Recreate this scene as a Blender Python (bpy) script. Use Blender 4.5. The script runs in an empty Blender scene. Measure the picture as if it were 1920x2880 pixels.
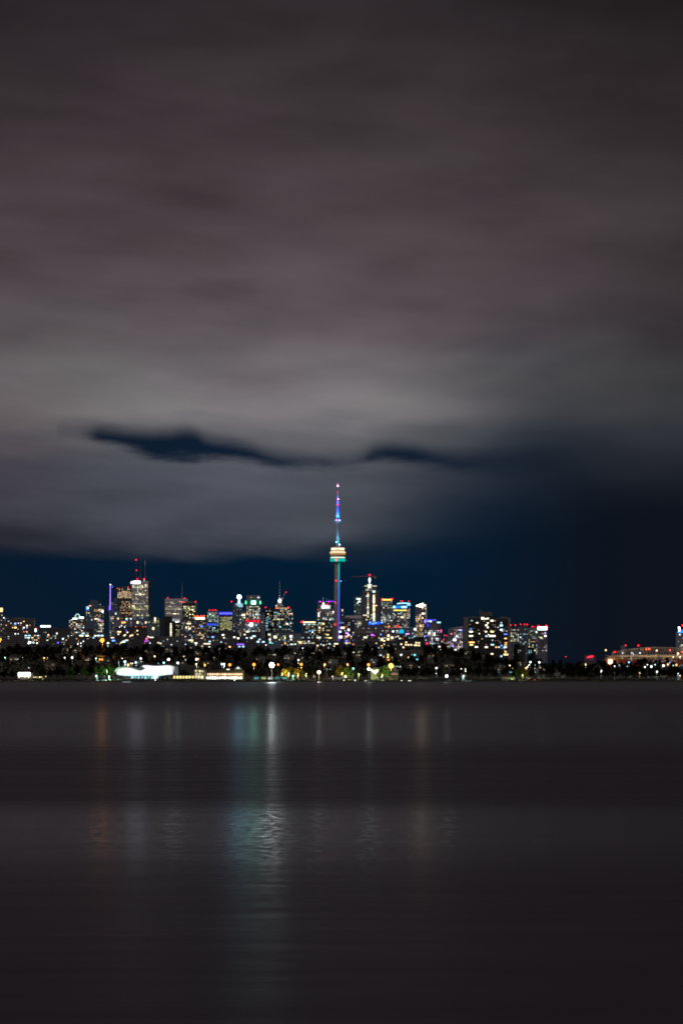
import bpy, bmesh, math, random
from mathutils import Vector
random.seed(7)
S = bpy.context.scene
COL = S.collection

# ------------------------------------------------------------------ camera
F, CX, HY, CAMH = 7200.0, 960.0, 1910.0, 3.0     # focal length and horizon in photograph pixels, eye height in metres
cam = bpy.data.objects.new('camera', bpy.data.cameras.new('camera'))
COL.objects.link(cam)
cam.location = (0, 0, CAMH)
cam.rotation_euler = (math.radians(90), 0, 0)
cam.data.sensor_fit = 'HORIZONTAL'
cam.data.sensor_width = 24
cam.data.lens = 90
cam.data.shift_y = (HY - 1440) / 1920
cam.data.clip_start = 0.5
cam.data.clip_end = 90000
S.camera = cam

# ------------------------------------------------------------------ render settings
S.render.engine = 'CYCLES'
S.view_settings.view_transform = 'Standard'
S.view_settings.look = 'None'
S.view_settings.exposure = 0
S.view_settings.gamma = 1
S.cycles.use_denoising = True
S.cycles.sample_clamp_indirect = 0.4
S.cycles.max_bounces = 4
S.cycles.use_light_tree = True
S.cycles.filter_width = 1.85
S.cycles.caustics_reflective = False
S.cycles.caustics_refractive = False

# ------------------------------------------------------------------ node expression helper
class E:
    """A float socket (or number) of a node tree with arithmetic."""
    nt = None
    def __init__(s, v): s.v = v
    @staticmethod
    def m(op, *a, clamp=False):
        n = E.nt.nodes.new('ShaderNodeMath'); n.operation = op; n.use_clamp = clamp
        for i, x in enumerate(a):
            x = x.v if isinstance(x, E) else x
            if isinstance(x, (int, float)): n.inputs[i].default_value = x
            else: E.nt.links.new(x, n.inputs[i])
        return E(n.outputs[0])
    def __add__(s, o): return E.m('ADD', s, o)
    __radd__ = __add__
    def __sub__(s, o): return E.m('SUBTRACT', s, o)
    def __rsub__(s, o): return E.m('SUBTRACT', o, s)
    def __mul__(s, o): return E.m('MULTIPLY', s, o)
    __rmul__ = __mul__
    def __truediv__(s, o): return E.m('DIVIDE', s, o)
def sstep(x, a, b):
    n = E.nt.nodes.new('ShaderNodeMapRange'); n.interpolation_type = 'SMOOTHSTEP'
    E.nt.links.new(x.v, n.inputs[0])
    for i, v in ((1, a), (2, b)):
        if isinstance(v, E): E.nt.links.new(v.v, n.inputs[i])
        else: n.inputs[i].default_value = v
    n.inputs[3].default_value = 0; n.inputs[4].default_value = 1
    return E(n.outputs[0])
def vec(x, y, z=0.0):
    n = E.nt.nodes.new('ShaderNodeCombineXYZ')
    for i, v in enumerate((x, y, z)):
        if isinstance(v, E): E.nt.links.new(v.v, n.inputs[i])
        else: n.inputs[i].default_value = v
    return n.outputs[0]
def noise(v, scale=1, detail=2, rough=0.5):
    n = E.nt.nodes.new('ShaderNodeTexNoise')
    n.inputs['Scale'].default_value = scale; n.inputs['Detail'].default_value = detail
    n.inputs['Roughness'].default_value = rough
    E.nt.links.new(v, n.inputs['Vector'])
    return E(n.outputs['Fac'])
def gauss(a, e, ca, ce, ra, re):
    da = (a - ca) / ra; de = (e - ce) / re
    return E.m('EXPONENT', (da * da + de * de) * -1.0)
def lin(c):
    return tuple((x / 255 / 12.92) if x <= 10 else (((x / 255) + 0.055) / 1.055) ** 2.4 for x in c)
def mix(f, a, b):
    n = E.nt.nodes.new('ShaderNodeMix'); n.data_type = 'RGBA'
    if isinstance(f, E): E.nt.links.new(f.v, n.inputs[0])
    else: n.inputs[0].default_value = f
    for k, x in ((6, a), (7, b)):
        if isinstance(x, tuple): n.inputs[k].default_value = (*x[:3], 1)
        else: E.nt.links.new(x, n.inputs[k])
    return n.outputs[2]
def ramp(f, stops):
    n = E.nt.nodes.new('ShaderNodeValToRGB'); cr = n.color_ramp; cr.interpolation = 'EASE'
    cr.elements[0].position = stops[0][0]; cr.elements[0].color = (*stops[0][1], 1)
    cr.elements[1].position = stops[-1][0]; cr.elements[1].color = (*stops[-1][1], 1)
    for p, c in stops[1:-1]:
        e = cr.elements.new(p); e.color = (*c, 1)
    E.nt.links.new(f.v, n.inputs[0])
    return n.outputs[0]

# ------------------------------------------------------------------ sky (night overcast with clear gaps)
W = bpy.data.worlds.new('World'); S.world = W; W.use_nodes = True
nt = W.node_tree; nt.nodes.clear(); E.nt = nt
tc = nt.nodes.new('ShaderNodeTexCoord')
sp = nt.nodes.new('ShaderNodeSeparateXYZ'); nt.links.new(tc.outputs['Generated'], sp.inputs[0])
dx, dy, dz = (E(sp.outputs[i]) for i in range(3))
A = E.m('ARCTAN2', dx, dy) * 7.2                    # azimuth, in thousandths of the focal length
EL = E.m('ARCSINE', dz) * 7.2                       # elevation in the same unit
n1 = noise(vec(A * 0.9, EL * 2.2 - A * 0.25), 1.3, 3, 0.5) - 0.5     # broad soft streaks
n2 = noise(vec(A * 1.7, EL * 7.0 + A * 0.6, 3.3), 1.6, 3, 0.5) - 0.5
n3 = noise(vec(A * 0.8 + 7.7, EL * 2.4 - A * 0.5), 1.7, 2, 0.5) - 0.5
n4 = noise(vec(A * 0.7, EL * 2.0 + A * 0.3, 9.1), 1.5, 2, 0.5) - 0.5
Ew = EL + n1 * 0.20 + n2 * 0.05
cloud = ramp(Ew * 0.5, [(0.0, lin((48, 53, 63))), (0.172, lin((49, 55, 65))), (0.22, lin((71, 76, 85))), (0.285, lin((77, 82, 91))),
                        (0.335, lin((94, 96, 100))), (0.375, lin((118, 115, 117))), (0.43, lin((110, 106, 109))), (0.49, lin((93, 85, 90))),
                        (0.6, lin((80, 71, 75))), (0.78, lin((61, 54, 57))), (0.96, lin((44, 39, 42))), (1.0, lin((39, 35, 38)))])
def tint(c, f, a_, b_):
    m_ = nt.nodes.new('ShaderNodeMix'); m_.data_type = 'RGBA'; m_.blend_type = 'MULTIPLY'; m_.inputs[0].default_value = 1
    nt.links.new(c, m_.inputs[6]); nt.links.new(mix(f, a_, b_), m_.inputs[7]); return m_.outputs[2]
cloud = tint(cloud, sstep(n4, -0.18, 0.18), (1.03, 0.98, 1.01), (0.98, 1.01, 0.975))
cloud = tint(cloud, sstep(A * -1.0 + n3 * 0.3, 0.5, 0.95) * (1.0 - sstep(EL, 0.6, 0.95)), (1.0, 1.0, 1.0), (0.88, 0.74, 0.80))
# brightness falls off away from the city glow, to the right more than to the left
right = sstep(A + n1 * 0.5 + n3 * 0.3, -0.05, 1.15)
lowp = 1.0 - sstep(EL, 0.80, 1.35) * 0.40
fall = 1.0 - right * lowp * 0.74
left = sstep(A * -1.0 + n3 * 0.5, 0.45, 1.25) * 0.24
streak = 1.0 + n2 * 0.65 + n3 * 0.8
core = gauss(A, EL, -0.08, 0.74, 0.36, 0.075) * 0.18 - gauss(A, EL, -0.33, 1.085, 0.14, 0.03) * 0.16
gain = fall * (1.0 - left) * streak + core
# cloud density: lower edge over the clear band, and the long gap in the overcast
edge = 0.338 + sstep(A, 0.0, 0.8) * 0.17
soft = 0.038 + sstep(A, -0.2, 0.4) * 0.28 - sstep(A, 0.5, 0.9) * 0.13
den = sstep(EL + n2 * 0.07 + n1 * 0.06, edge - soft * 0.35, edge + soft)
def curve(pts):
    n = nt.nodes.new('ShaderNodeFloatCurve'); c = n.mapping.curves[0]
    for i, (p, v) in enumerate(pts):
        if i == 0: c.points[0].location = (p, v)
        elif i == len(pts) - 1: c.points[1 if len(c.points) == 2 else -1].location = (p, v)
        else: c.points.new(p, v)
    n.mapping.update(); nt.links.new(u_.v, n.inputs['Value']); return E(n.outputs[0])
u_ = (A + n1 * 0.05 + 0.8) / 1.5
H_ = [(-790, 692, 3), (-740, 689, 4), (-666, 678, 11), (-580, 661, 19), (-495, 653, 27), (-430, 656, 32), (-385, 645, 19), (-274, 635, 12), (-201, 616, 9), (-54, 602, 8),
      (44, 608, 6), (105, 627, 11), (203, 623, 14), (277, 612, 10), (400, 603, 16), (560, 600, 22)]
P_ = [((a_ + 800) / 1500, e_ / 1000, t_ / 100) for a_, e_, t_ in H_]
cen = curve([(0, .69)] + [(p, e_) for p, e_, t_ in P_] + [(1, .6)])
thk = curve([(0, 0)] + [(p, t_) for p, e_, t_ in P_] + [(1, .2)]) * 0.115
dist = E.m('ABSOLUTE', EL + n2 * 0.02 - cen)
n5 = noise(vec(A * 3.0, EL * 16.0, 1.7), 1.6, 4, 0.6) - 0.5
sd = EL + n2 * 0.02 + n5 * 0.032 - cen
thk = thk * (1.0 + n5 * 1.1 + n2 * 0.8)
up_ = sstep(sd * 1.0 - thk * 0.70, -0.014, 0.046); dn_ = sstep(sd * -1.0 - thk * 0.9, -0.014, 0.024)
hole = (1.0 - up_) * (1.0 - dn_) * sstep(thk, 0.0, 0.012) * (1.0 - sstep(A, 0.15, 0.62) * 0.75) * (1.0 - sstep(A, 0.5, 0.8))
den2 = den * (1.0 - hole * 0.98)
sideR = sstep(A, 0.1, 0.85); sideL = sstep(A * -1.0, 0.2, 1.0)
clear = ramp(EL * 1.0, [(0.0, lin((10, 26, 45))), (0.12, lin((5, 27, 46))), (0.35, lin((3, 28, 49))), (1.0, lin((12, 24, 42)))])
clear = mix(sideR * 0.95, clear, lin((14, 18, 27)))
clear = mix(sideL * 0.45, clear, lin((13, 24, 38)))
sc_ = nt.nodes.new('ShaderNodeVectorMath'); sc_.operation = 'SCALE'
nt.links.new(cloud, sc_.inputs[0]); nt.links.new(E.m('MAXIMUM', gain, 0.1).v, sc_.inputs['Scale'])
# clouds far from the glow turn from warm grey to blue grey near the horizon
cool = mix((1.0 - sstep(EL + n3 * 0.3, 0.58, 1.10)) * sstep(A + n1 * 0.3, 0.0, 0.6) * 0.88, sc_.outputs[0], mix(sstep(A, 0.35, 0.85), lin((22, 35, 50)), lin((41, 45, 53))))
out = mix(den2, clear, cool)
bg = nt.nodes.new('ShaderNodeBackground'); nt.links.new(out, bg.inputs[0]); bg.inputs[1].default_value = 1.0
wo = nt.nodes.new('ShaderNodeOutputWorld'); nt.links.new(bg.outputs[0], wo.inputs[0])

# broad weak sun added in place of city glow, lifts the building fronts
sun = bpy.data.objects.new('moonlight', bpy.data.lights.new('moonlight', 'SUN'))
sun.data.energy = 0.75; sun.data.angle = math.radians(12); sun.data.color = (1.0, 0.93, 0.93)
sun.rotation_euler = (math.radians(58), 0, math.radians(-38))
COL.objects.link(sun)

# ------------------------------------------------------------------ general helpers
def wx(px, Y): return (px - CX) / F * Y
def wz(py, Y): return CAMH + (HY - py) / F * Y
def smooth(a, b, x):
    t = min(1, max(0, (x - a) / (b - a))); return t * t * (3 - 2 * t)
def ground(X, Y):
    if Y < 2398: return -2.0
    H = 38 - 21 * smooth(140, 265, X) + 2.0 * math.sin(X * 0.013)
    z = 1.3 + 1.2 * smooth(2402, 2500, Y)
    z += (H - 2.5) * smooth(2560, 3780, Y)
    z -= (H - 20) * smooth(3850, 4300, Y)
    return z
def tag(o, label=None, cat=None, group=None, kind=None):
    if label: o['label'] = label
    if cat: o['category'] = cat
    if group: o['group'] = group
    if kind: o['kind'] = kind
    return o
def empty(name, loc, label=None, cat=None, group=None):
    o = bpy.data.objects.new(name, None); COL.objects.link(o); o.location = loc
    o.empty_display_size = 1
    return tag(o, label, cat, group)

class MB:
    def __init__(s): s.v = []; s.f = []
    def box(s, x0, x1, y0, y1, z0, z1):
        b = len(s.v)
        s.v += [(x0, y0, z0), (x1, y0, z0), (x1, y1, z0), (x0, y1, z0), (x0, y0, z1), (x1, y0, z1), (x1, y1, z1), (x0, y1, z1)]
        s.f += [tuple(b + i for i in q) for q in ((0, 3, 2, 1), (4, 5, 6, 7), (0, 1, 5, 4), (1, 2, 6, 5), (2, 3, 7, 6), (3, 0, 4, 7))]
        return s
    def prism(s, poly, y0, y1):          # poly in the x-z plane, extruded along y
        b = len(s.v); n = len(poly)
        s.v += [(x, y0, z) for x, z in poly] + [(x, y1, z) for x, z in poly]
        s.f += [tuple(b + i for i in range(n)), tuple(b + n + i for i in reversed(range(n)))]
        s.f += [(b + i, b + n + i, b + n + (i + 1) % n, b + (i + 1) % n) for i in range(n)]
        return s
    def vprism(s, poly, z0, z1, k=1.0):  # poly in the x-y plane, extruded up, scaled by k at the top
        b = len(s.v); n = len(poly)
        s.v += [(x, y, z0) for x, y in poly] + [(x * k, y * k, z1) for x, y in poly]
        s.f += [tuple(b + i for i in reversed(range(n))), tuple(b + n + i for i in range(n))]
        s.f += [(b + i, b + (i + 1) % n, b + n + (i + 1) % n, b + n + i) for i in range(n)]
        return s
    def lathe(s, prof, cx=0, cy=0, n=24):   # prof: (radius, z) pairs from bottom to top
        b = len(s.v)
        for r, z in prof:
            s.v += [(cx + r * math.cos(2 * math.pi * i / n), cy + r * math.sin(2 * math.pi * i / n), z) for i in range(n)]
        for k in range(len(prof) - 1):
            for i in range(n):
                a, c = b + k * n + i, b + k * n + (i + 1) % n
                s.f.append((a, c, c + n, a + n))
        s.f.append(tuple(b + i for i in reversed(range(n))))
        s.f.append(tuple(b + (len(prof) - 1) * n + i for i in range(n)))
        return s
    def tube(s, p, q, r0, r1=None, n=6):
        r1 = r0 if r1 is None else r1
        p, q = Vector(p), Vector(q); d = (q - p).normalized()
        u = d.cross(Vector((0, 0, 1)) if abs(d.z) < 0.9 else Vector((1, 0, 0))).normalized(); w = d.cross(u)
        b = len(s.v)
        for c, r in ((p, r0), (q, r1)):
            for i in range(n):
                t = 2 * math.pi * i / n
                s.v.append(tuple(c + u * (r * math.cos(t)) + w * (r * math.sin(t))))
        s.f += [(b + i, b + (i + 1) % n, b + n + (i + 1) % n, b + n + i) for i in range(n)]
        s.f += [tuple(b + i for i in reversed(range(n))), tuple(b + n + i for i in range(n))]
        return s
    def ball(s, c, r, n=8, m=6):
        prof = [(max(0.02, math.sin(math.pi * k / m)) * r, c[2] - math.cos(math.pi * k / m) * r) for k in range(m + 1)]
        return s.lathe(prof, c[0], c[1], n)
    def mesh(s, name, mat=None):
        me = bpy.data.meshes.new(name); me.from_pydata(s.v, [], s.f); me.update()
        if mat: me.materials.append(mat)
        return me
    def build(s, name, mat, parent=None, loc=(0, 0, 0)):
        o = bpy.data.objects.new(name, s.mesh(name, mat)); COL.objects.link(o)
        o.location = loc
        if parent: o.parent = parent
        return o

def new_mat(name):
    m = bpy.data.materials.new(name); m.use_nodes = True; m.node_tree.nodes.clear(); E.nt = m.node_tree
    out = m.node_tree.nodes.new('ShaderNodeOutputMaterial')
    return m, m.node_tree, out
def principled(nt, out, color=None, rough=0.7, **kw):
    b = nt.nodes.new('ShaderNodeBsdfPrincipled')
    if isinstance(color, tuple): b.inputs['Base Color'].default_value = (*color, 1)
    elif color is not None: nt.links.new(color, b.inputs['Base Color'])
    if isinstance(rough, E): nt.links.new(rough.v, b.inputs['Roughness'])
    else: b.inputs['Roughness'].default_value = rough
    for k, v in kw.items(): b.inputs[k].default_value = v
    nt.links.new(b.outputs[0], out.inputs[0])
    return b
def objco():
    t = E.nt.nodes.new('ShaderNodeTexCoord'); s = E.nt.nodes.new('ShaderNodeSeparateXYZ')
    E.nt.links.new(t.outputs['Object'], s.inputs[0])
    return t.outputs['Object'], [E(s.outputs[i]) for i in range(3)]

_solid = {}
def solid(color, rough=0.75, metal=0.0, var=0.25, scale=0.2):
    k = (color, rough, metal)
    if k in _solid: return _solid[k]
    m, nt, out = new_mat('surface'); o, _ = objco()
    c = mix(noise(o, scale, 5, 0.6), tuple(x * (1 - var) for x in color), tuple(x * (1 + var) for x in color))
    principled(nt, out, c, rough, Metallic=metal)
    _solid[k] = m
    return m
def facade(wall, glass=(0.02, 0.025, 0.03), fp=3.6, bp=3.0, fz=0.5, fx=0.75):
    """Wall with a grid of unlit glazing: fp floor pitch, bp bay pitch, fz / fx glazed share."""
    m, nt, out = new_mat('facade'); o, (x, y, z) = objco()
    u = (x + y) / bp; v = z / fp
    gu = E.m('LESS_THAN', E.m('FRACT', u), fx); gv = E.m('LESS_THAN', E.m('FRACT', v), fz)
    g = gu * gv
    wn = nt.nodes.new('ShaderNodeTexWhiteNoise'); wn.noise_dimensions = '2D'
    nt.links.new(vec(E.m('FLOOR', u), E.m('FLOOR', v)), wn.inputs[0])
    r = E(wn.outputs['Value'])
    gc = mix(r, tuple(q * 0.4 for q in glass), tuple(q * 2.2 for q in glass))
    wc = mix(noise(o, 0.08, 4, 0.6), tuple(q * 0.75 for q in wall), tuple(q * 1.15 for q in wall))
    principled(nt, out, mix(g, wc, gc), 0.75 - g * 0.5)
    return m
_glow = {}
def glow(color, strength, sample=False):
    k = (color, strength, sample)
    if k in _glow: return _glow[k]
    m, nt, out = new_mat('lit'); e = nt.nodes.new('ShaderNodeEmission')
    e.inputs[0].default_value = (*color, 1); e.inputs[1].default_value = strength
    nt.links.new(e.outputs[0], out.inputs[0])
    m.cycles.emission_sampling = 'AUTO' if sample else 'NONE'
    _glow[k] = m
    return m
# lit window: colour and brightness come from each window's own object colour
WK = 0.5
WINM, nt, out = new_mat('lit_window'); oi = nt.nodes.new('ShaderNodeObjectInfo')
e = nt.nodes.new('ShaderNodeEmission'); nt.links.new(oi.outputs['Color'], e.inputs[0])
nt.links.new((E(oi.outputs['Alpha']) * WK * 20).v, e.inputs[1]); nt.links.new(e.outputs[0], out.inputs[0])
WINM.cycles.emission_sampling = 'NONE'
WINS, nt, out = new_mat('lit_windows'); at = nt.nodes.new('ShaderNodeAttribute'); at.attribute_name = 'lit'
e = nt.nodes.new('ShaderNodeEmission'); nt.links.new(at.outputs['Color'], e.inputs[0]); nt.links.new(e.outputs[0], out.inputs[0])
WINS.cycles.emission_sampling = 'NONE'
WINMESH = MB().box(-.5, .5, -.5, .5, -.5, .5).mesh('window', WINM)
BEACM = {c: MB().ball((0, 0, 0), 1.0).mesh('beacon', glow(col, st)) for c, col, st in
         (('r', (1, 0.004, 0.012), 9), ('o', (1, 0.07, 0.01), 9), ('w', (0.85, 1, 1), 6), ('p', (1, 0.05, 0.6), 10), ('b', (0.2, 0.4, 1), 14), ('t', (0.1, 0.8, 0.9), 8))}

PAL = {
 'c': [(1, .76, .40), (1, .86, .56), (1, .92, .68), (.88, 1, .78)],
 'w': [(1, .50, .18), (1, .66, .32), (1, .78, .48), (1, .88, .66)],
 'y': [(1, .88, .34), (.92, 1, .46), (1, .95, .55)],
 'b': [(.45, .80, 1), (.65, .92, 1), (.40, .72, .9), (.8, .97, 1)],
 'g': [(.70, 1, .75), (.85, 1, .8), (.65, .95, .85)],
 'm': [(1, .60, .28), (1, .76, .44), (1, .86, .60), (1, .93, .76), (.55, .85, 1), (.75, 1, .85), (1, .50, .20), (.4, .75, .85)],
 'x': [(1, .70, .38), (1, .84, .56), (1, .92, .74), (.78, .94, 1), (.25, .35, 1), (1, .3, .2), (.5, .9, 1), (1, .45, .2), (.6, .4, 1)],
 'o': [(1, .40, .10), (1, .55, .2)],
 'B': [(.1, .25, 1), (.2, .45, 1)],
 'R': [(1, .04, .08), (1, .12, .05)],
}
class Bld:
    """A building: an Empty at its base with wall, roof, windows, signs and lamps as children. Pixel arguments are
    photograph positions turned into metres at the building's own distance."""
    def __init__(s, name, label, x0, x1, ytop, Y, depth=None, wall=(0.2, 0.2, 0.21), mat=None, cat='building', group=None, body=True, pent=None, par=1.2):
        s.Y = Y; s.xc = wx((x0 + x1) / 2, Y); s.zb = ground(s.xc, Y) - 1.5
        s.e = empty(name, (s.xc, Y, s.zb), label, cat, group)
        s.w = wx(x1, Y) - wx(x0, Y); s.depth = depth or max(14, min(40, s.w * 0.8)); s.h = wz(ytop, Y) - s.zb
        s.mat = mat or facade((wall[0] * .95, wall[1] * 1.1, wall[2] * 1.3)); s.wall = wall; s.wins = []; s.x0, s.x1, s.ytop = x0, x1, ytop
        if body:
            MB().box(-s.w / 2, s.w / 2, 0, s.depth, 0, s.h).build('wall', s.mat, s.e)
            if par:
                rm = solid(tuple(q * 0.6 for q in wall)); r = MB(); w, d, h = s.w / 2 + .15, s.depth + .15, s.h
                r.box(-w, w, -.15, .5, h, h + par).box(-w, w, d - .5, d, h, h + par).box(-w, -w + .6, .5, d - .5, h, h + par).box(w - .6, w, .5, d - .5, h, h + par)
                r.box(-w * .45, w * .35, d * .3, d * .75, h, h + (3.2 if pent is None else pent)).box(w * .45, w * .7, d * .3, d * .55, h, h + 2)
                r.build('roof', rm, s.e)
    def X(s, px): return wx(px, s.Y) - s.xc
    def Z(s, py): return wz(py, s.Y) - s.zb
    def box(s, name, x0, x1, y0, y1, mat, dy=-0.6, dd=None, parent=None):
        """box from pixel rect; dy front offset (metres), dd depth"""
        dd = 1.2 if dd is None else dd
        return MB().box(s.X(x0), s.X(x1), dy, dy + dd, s.Z(y1), s.Z(y0)).build(name, mat, parent or s.e)
    def solidbox(s, x0, x1, ytop, ybot=None, dy=0.0, depth=None, mat=None, name='wall'):
        z0 = 0 if ybot is None else s.Z(ybot)
        return MB().box(s.X(x0), s.X(x1), dy, dy + (depth or s.depth), z0, s.Z(ytop)).build(name, mat or s.mat, s.e)
    def zone(s, x0, x1, y0, y1, p, pal='m', st=1.6, px=5.0, py=4.4, dy=-0.12, fx=0.52, fy=0.45, spread=0.75, rowp=0.35):
        """a grid of windows in which share p is lit; rowp makes whole floors more or less lit"""
        nx = max(1, int(round((x1 - x0) / px))); ny = max(1, int(round((y1 - y0) / py)))
        cols = PAL[pal]
        for j in range(ny):
            pj = (p if p > .75 else p * 1.2) * (1 + random.uniform(-rowp, rowp) * 2)
            for i in range(nx):
                if random.random() < pj:
                    c = random.choice(cols); b = st * math.exp(random.gauss(-0.25, spread))
                    s.wins.append((s.X(x0 + (i + .5) * (x1 - x0) / nx), dy, s.Z(y0 + (j + .5) * (y1 - y0) / ny),
                                   px / F * s.Y * fx * random.uniform(.8, 1.1), py / F * s.Y * fy, c, b))
    def win(s, x, y, c=(1, .85, .6), b=4, w=3.0, h=2.2, dy=-0.14):
        s.wins.append((s.X(x), dy, s.Z(y), w / F * s.Y, h / F * s.Y, c, b))
    def beacon(s, x, y, k='r', r=1.3, dy=0.5):
        o = bpy.data.objects.new('beacon', BEACM[k]); COL.objects.link(o); o.parent = s.e
        o.location = (s.X(x), dy, s.Z(y)); o.scale = (r * .52,) * 3
    def mast(s, x, y0, y1, r=0.45, dy=5, mat=None):
        MB().tube((s.X(x), dy, s.Z(y1)), (s.X(x), dy, s.Z(y0)), r, r * .45).build('mast', mat or solid((.35, .35, .37), .5), s.e)
    def done(s, cap=100):
        s.wins.sort(key=lambda q: -q[6] * q[3] * q[4])
        for (x, y, z, w, h, c, b) in s.wins[:cap]:
            o = bpy.data.objects.new('window', WINMESH); COL.objects.link(o); o.parent = s.e
            o.location = (x, y, z); o.scale = (w, .3, h); o.color = (*c, min(1, b / 20))
        rest = s.wins[cap:]
        if rest:
            m = MB(); cols = []
            for (x, y, z, w, h, c, b) in rest:
                m.box(x - w / 2, x + w / 2, y - .15, y + .15, z - h / 2, z + h / 2); cols += [tuple(q * b * WK for q in c)] * 6
            o = m.build('windows', WINS, s.e); o['kind'] = 'stuff'
            a = o.data.attributes.new('lit', 'FLOAT_COLOR', 'FACE')
            for i, c in enumerate(cols): a.data[i].color = (*c, 1)
        return s

# ------------------------------------------------------------------ ground and water
m, nt, out = new_mat('lake_water'); o, (x, y, z) = objco()
patch = noise(vec(x * 0.0022, y * 0.017), 1.0, 3, 0.55)
mid = noise(vec(x * 0.05, y * 0.45), 1.0, 3, 0.6)
# wind lanes: ruffled and calm bands lying across the bay
yw = y * (1.0 + (patch - 0.5) * 0.10 + (mid - 0.5) * 0.03)
def lane(a0, a1, b0, b1): return sstep(yw, a0, a1) * (1.0 - sstep(yw, b0, b1))
calm = lane(98, 134, 180, 420) * 0.58 + lane(33, 50, 54.5, 65) * 0.9 + lane(26.0, 30, 34, 40) * 0.10 + sstep(yw, 400, 900) * 0.42
calm = E.m('MULTIPLY', calm, 0.7 + patch * 0.6, clamp=True)
# wave slopes written straight into the normal: long low crests across the view
f1 = noise(vec(x * 0.4, y * 1.3), 1.0, 4, 0.65) - 0.5
f2 = noise(vec(x * 5.0, y * 2.0, 5.0), 1.0, 3, 0.65) - 0.5
long_ = noise(vec(x * 0.020, y * 0.45, 2.0), 1.0, 8, 0.78) - 0.5
nn = nt.nodes.new('ShaderNodeVectorMath'); nn.operation = 'NORMALIZE'; nt.links.new(vec(f2 * 0.05, f1 * 0.03 + f2 * (calm * 0.09 + 0.012), 1.0), nn.inputs[0])
gl = nt.nodes.new('ShaderNodeBsdfAnisotropic'); df = nt.nodes.new('ShaderNodeBsdfDiffuse'); ms = nt.nodes.new('ShaderNodeMixShader')
df.inputs['Color'].default_value = (0.062, 0.050, 0.063, 1)
nt.links.new((0.275 - calm * 0.03 + (mid - 0.5) * 0.06 + sstep(y, 170, 420) * 0.13).v, gl.inputs['Roughness'])
fr = nt.nodes.new('ShaderNodeFresnel'); fr.inputs['IOR'].default_value = 1.333
for q in (gl, fr): nt.links.new(nn.outputs[0], q.inputs['Normal'])
nt.links.new((E(fr.outputs[0]) * (calm * 0.50 + 0.22 + long_ * 0.62)).v, ms.inputs[0])
nt.links.new(df.outputs[0], ms.inputs[1]); nt.links.new(gl.outputs[0], ms.inputs[2]); nt.links.new(ms.outputs[0], out.inputs[0])
wm = m
mb = MB(); b0 = 60000
mb.v = [(-b0, -400, 0), (b0, -400, 0), (b0, 2399.5, 0), (-b0, 2399.5, 0)]; mb.f = [(0, 1, 2, 3)]
tag(mb.build('water', wm), kind='structure')

m, nt, out = new_mat('ground_soil'); o, (x, y, z) = objco()
principled(nt, out, mix(noise(o, 0.06, 6, 0.65), (0.025, 0.03, 0.015), (0.07, 0.06, 0.045)), 0.9)
gm = m
xs = [-60000, -20000, -6000, -2500] + list(range(-1500, 1501, 50)) + [2500, 6000, 20000, 60000]
ys = [2399.5, 2400.5, 2403, 2412, 2430, 2460, 2500, 2560] + list(range(2620, 4400, 60)) + [5000, 7000, 12000, 30000, 80000]
mb = MB()
for yy in ys:
    for xx in xs:
        mb.v.append((xx, yy, -0.6 if yy < 2400 else ground(xx, yy) - (0.5 if yy < 2401 else 0)))
n = len(xs)
for j in range(len(ys) - 1):
    for i in range(n - 1): mb.f.append((j * n + i, j * n + i + 1, (j + 1) * n + i + 1, (j + 1) * n + i))
tag(mb.build('ground', gm), kind='structure')
# lakeshore promenade: a pale path behind the low stone revetment
mb = MB(); mb.v = [(-700, 2414, 1.72), (700, 2414, 1.72), (700, 2418, 1.80), (-700, 2418, 1.80)]; mb.f = [(0, 1, 2, 3)]
tag(mb.build('path', solid((.16, .15, .14))), kind='structure')

# ------------------------------------------------------------------ trees
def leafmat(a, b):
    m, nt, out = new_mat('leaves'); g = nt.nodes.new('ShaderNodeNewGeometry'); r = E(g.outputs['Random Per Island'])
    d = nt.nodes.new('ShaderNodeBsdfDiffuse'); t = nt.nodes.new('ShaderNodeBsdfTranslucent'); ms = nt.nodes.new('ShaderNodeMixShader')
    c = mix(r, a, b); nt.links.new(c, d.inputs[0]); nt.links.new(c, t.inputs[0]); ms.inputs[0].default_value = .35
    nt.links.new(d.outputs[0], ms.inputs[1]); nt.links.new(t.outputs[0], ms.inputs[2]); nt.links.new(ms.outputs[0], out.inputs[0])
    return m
LEAF = {'g': leafmat((.025, .05, .015), (.07, .12, .03)), 'y': leafmat((.10, .09, .012), (.22, .15, .02)), 'd': leafmat((.009, .011, .005), (.022, .019, .010))}  # d is darkened for unlit trees: shade put into the leaf colour
BARK = solid((.06, .045, .035), .9)
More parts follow.
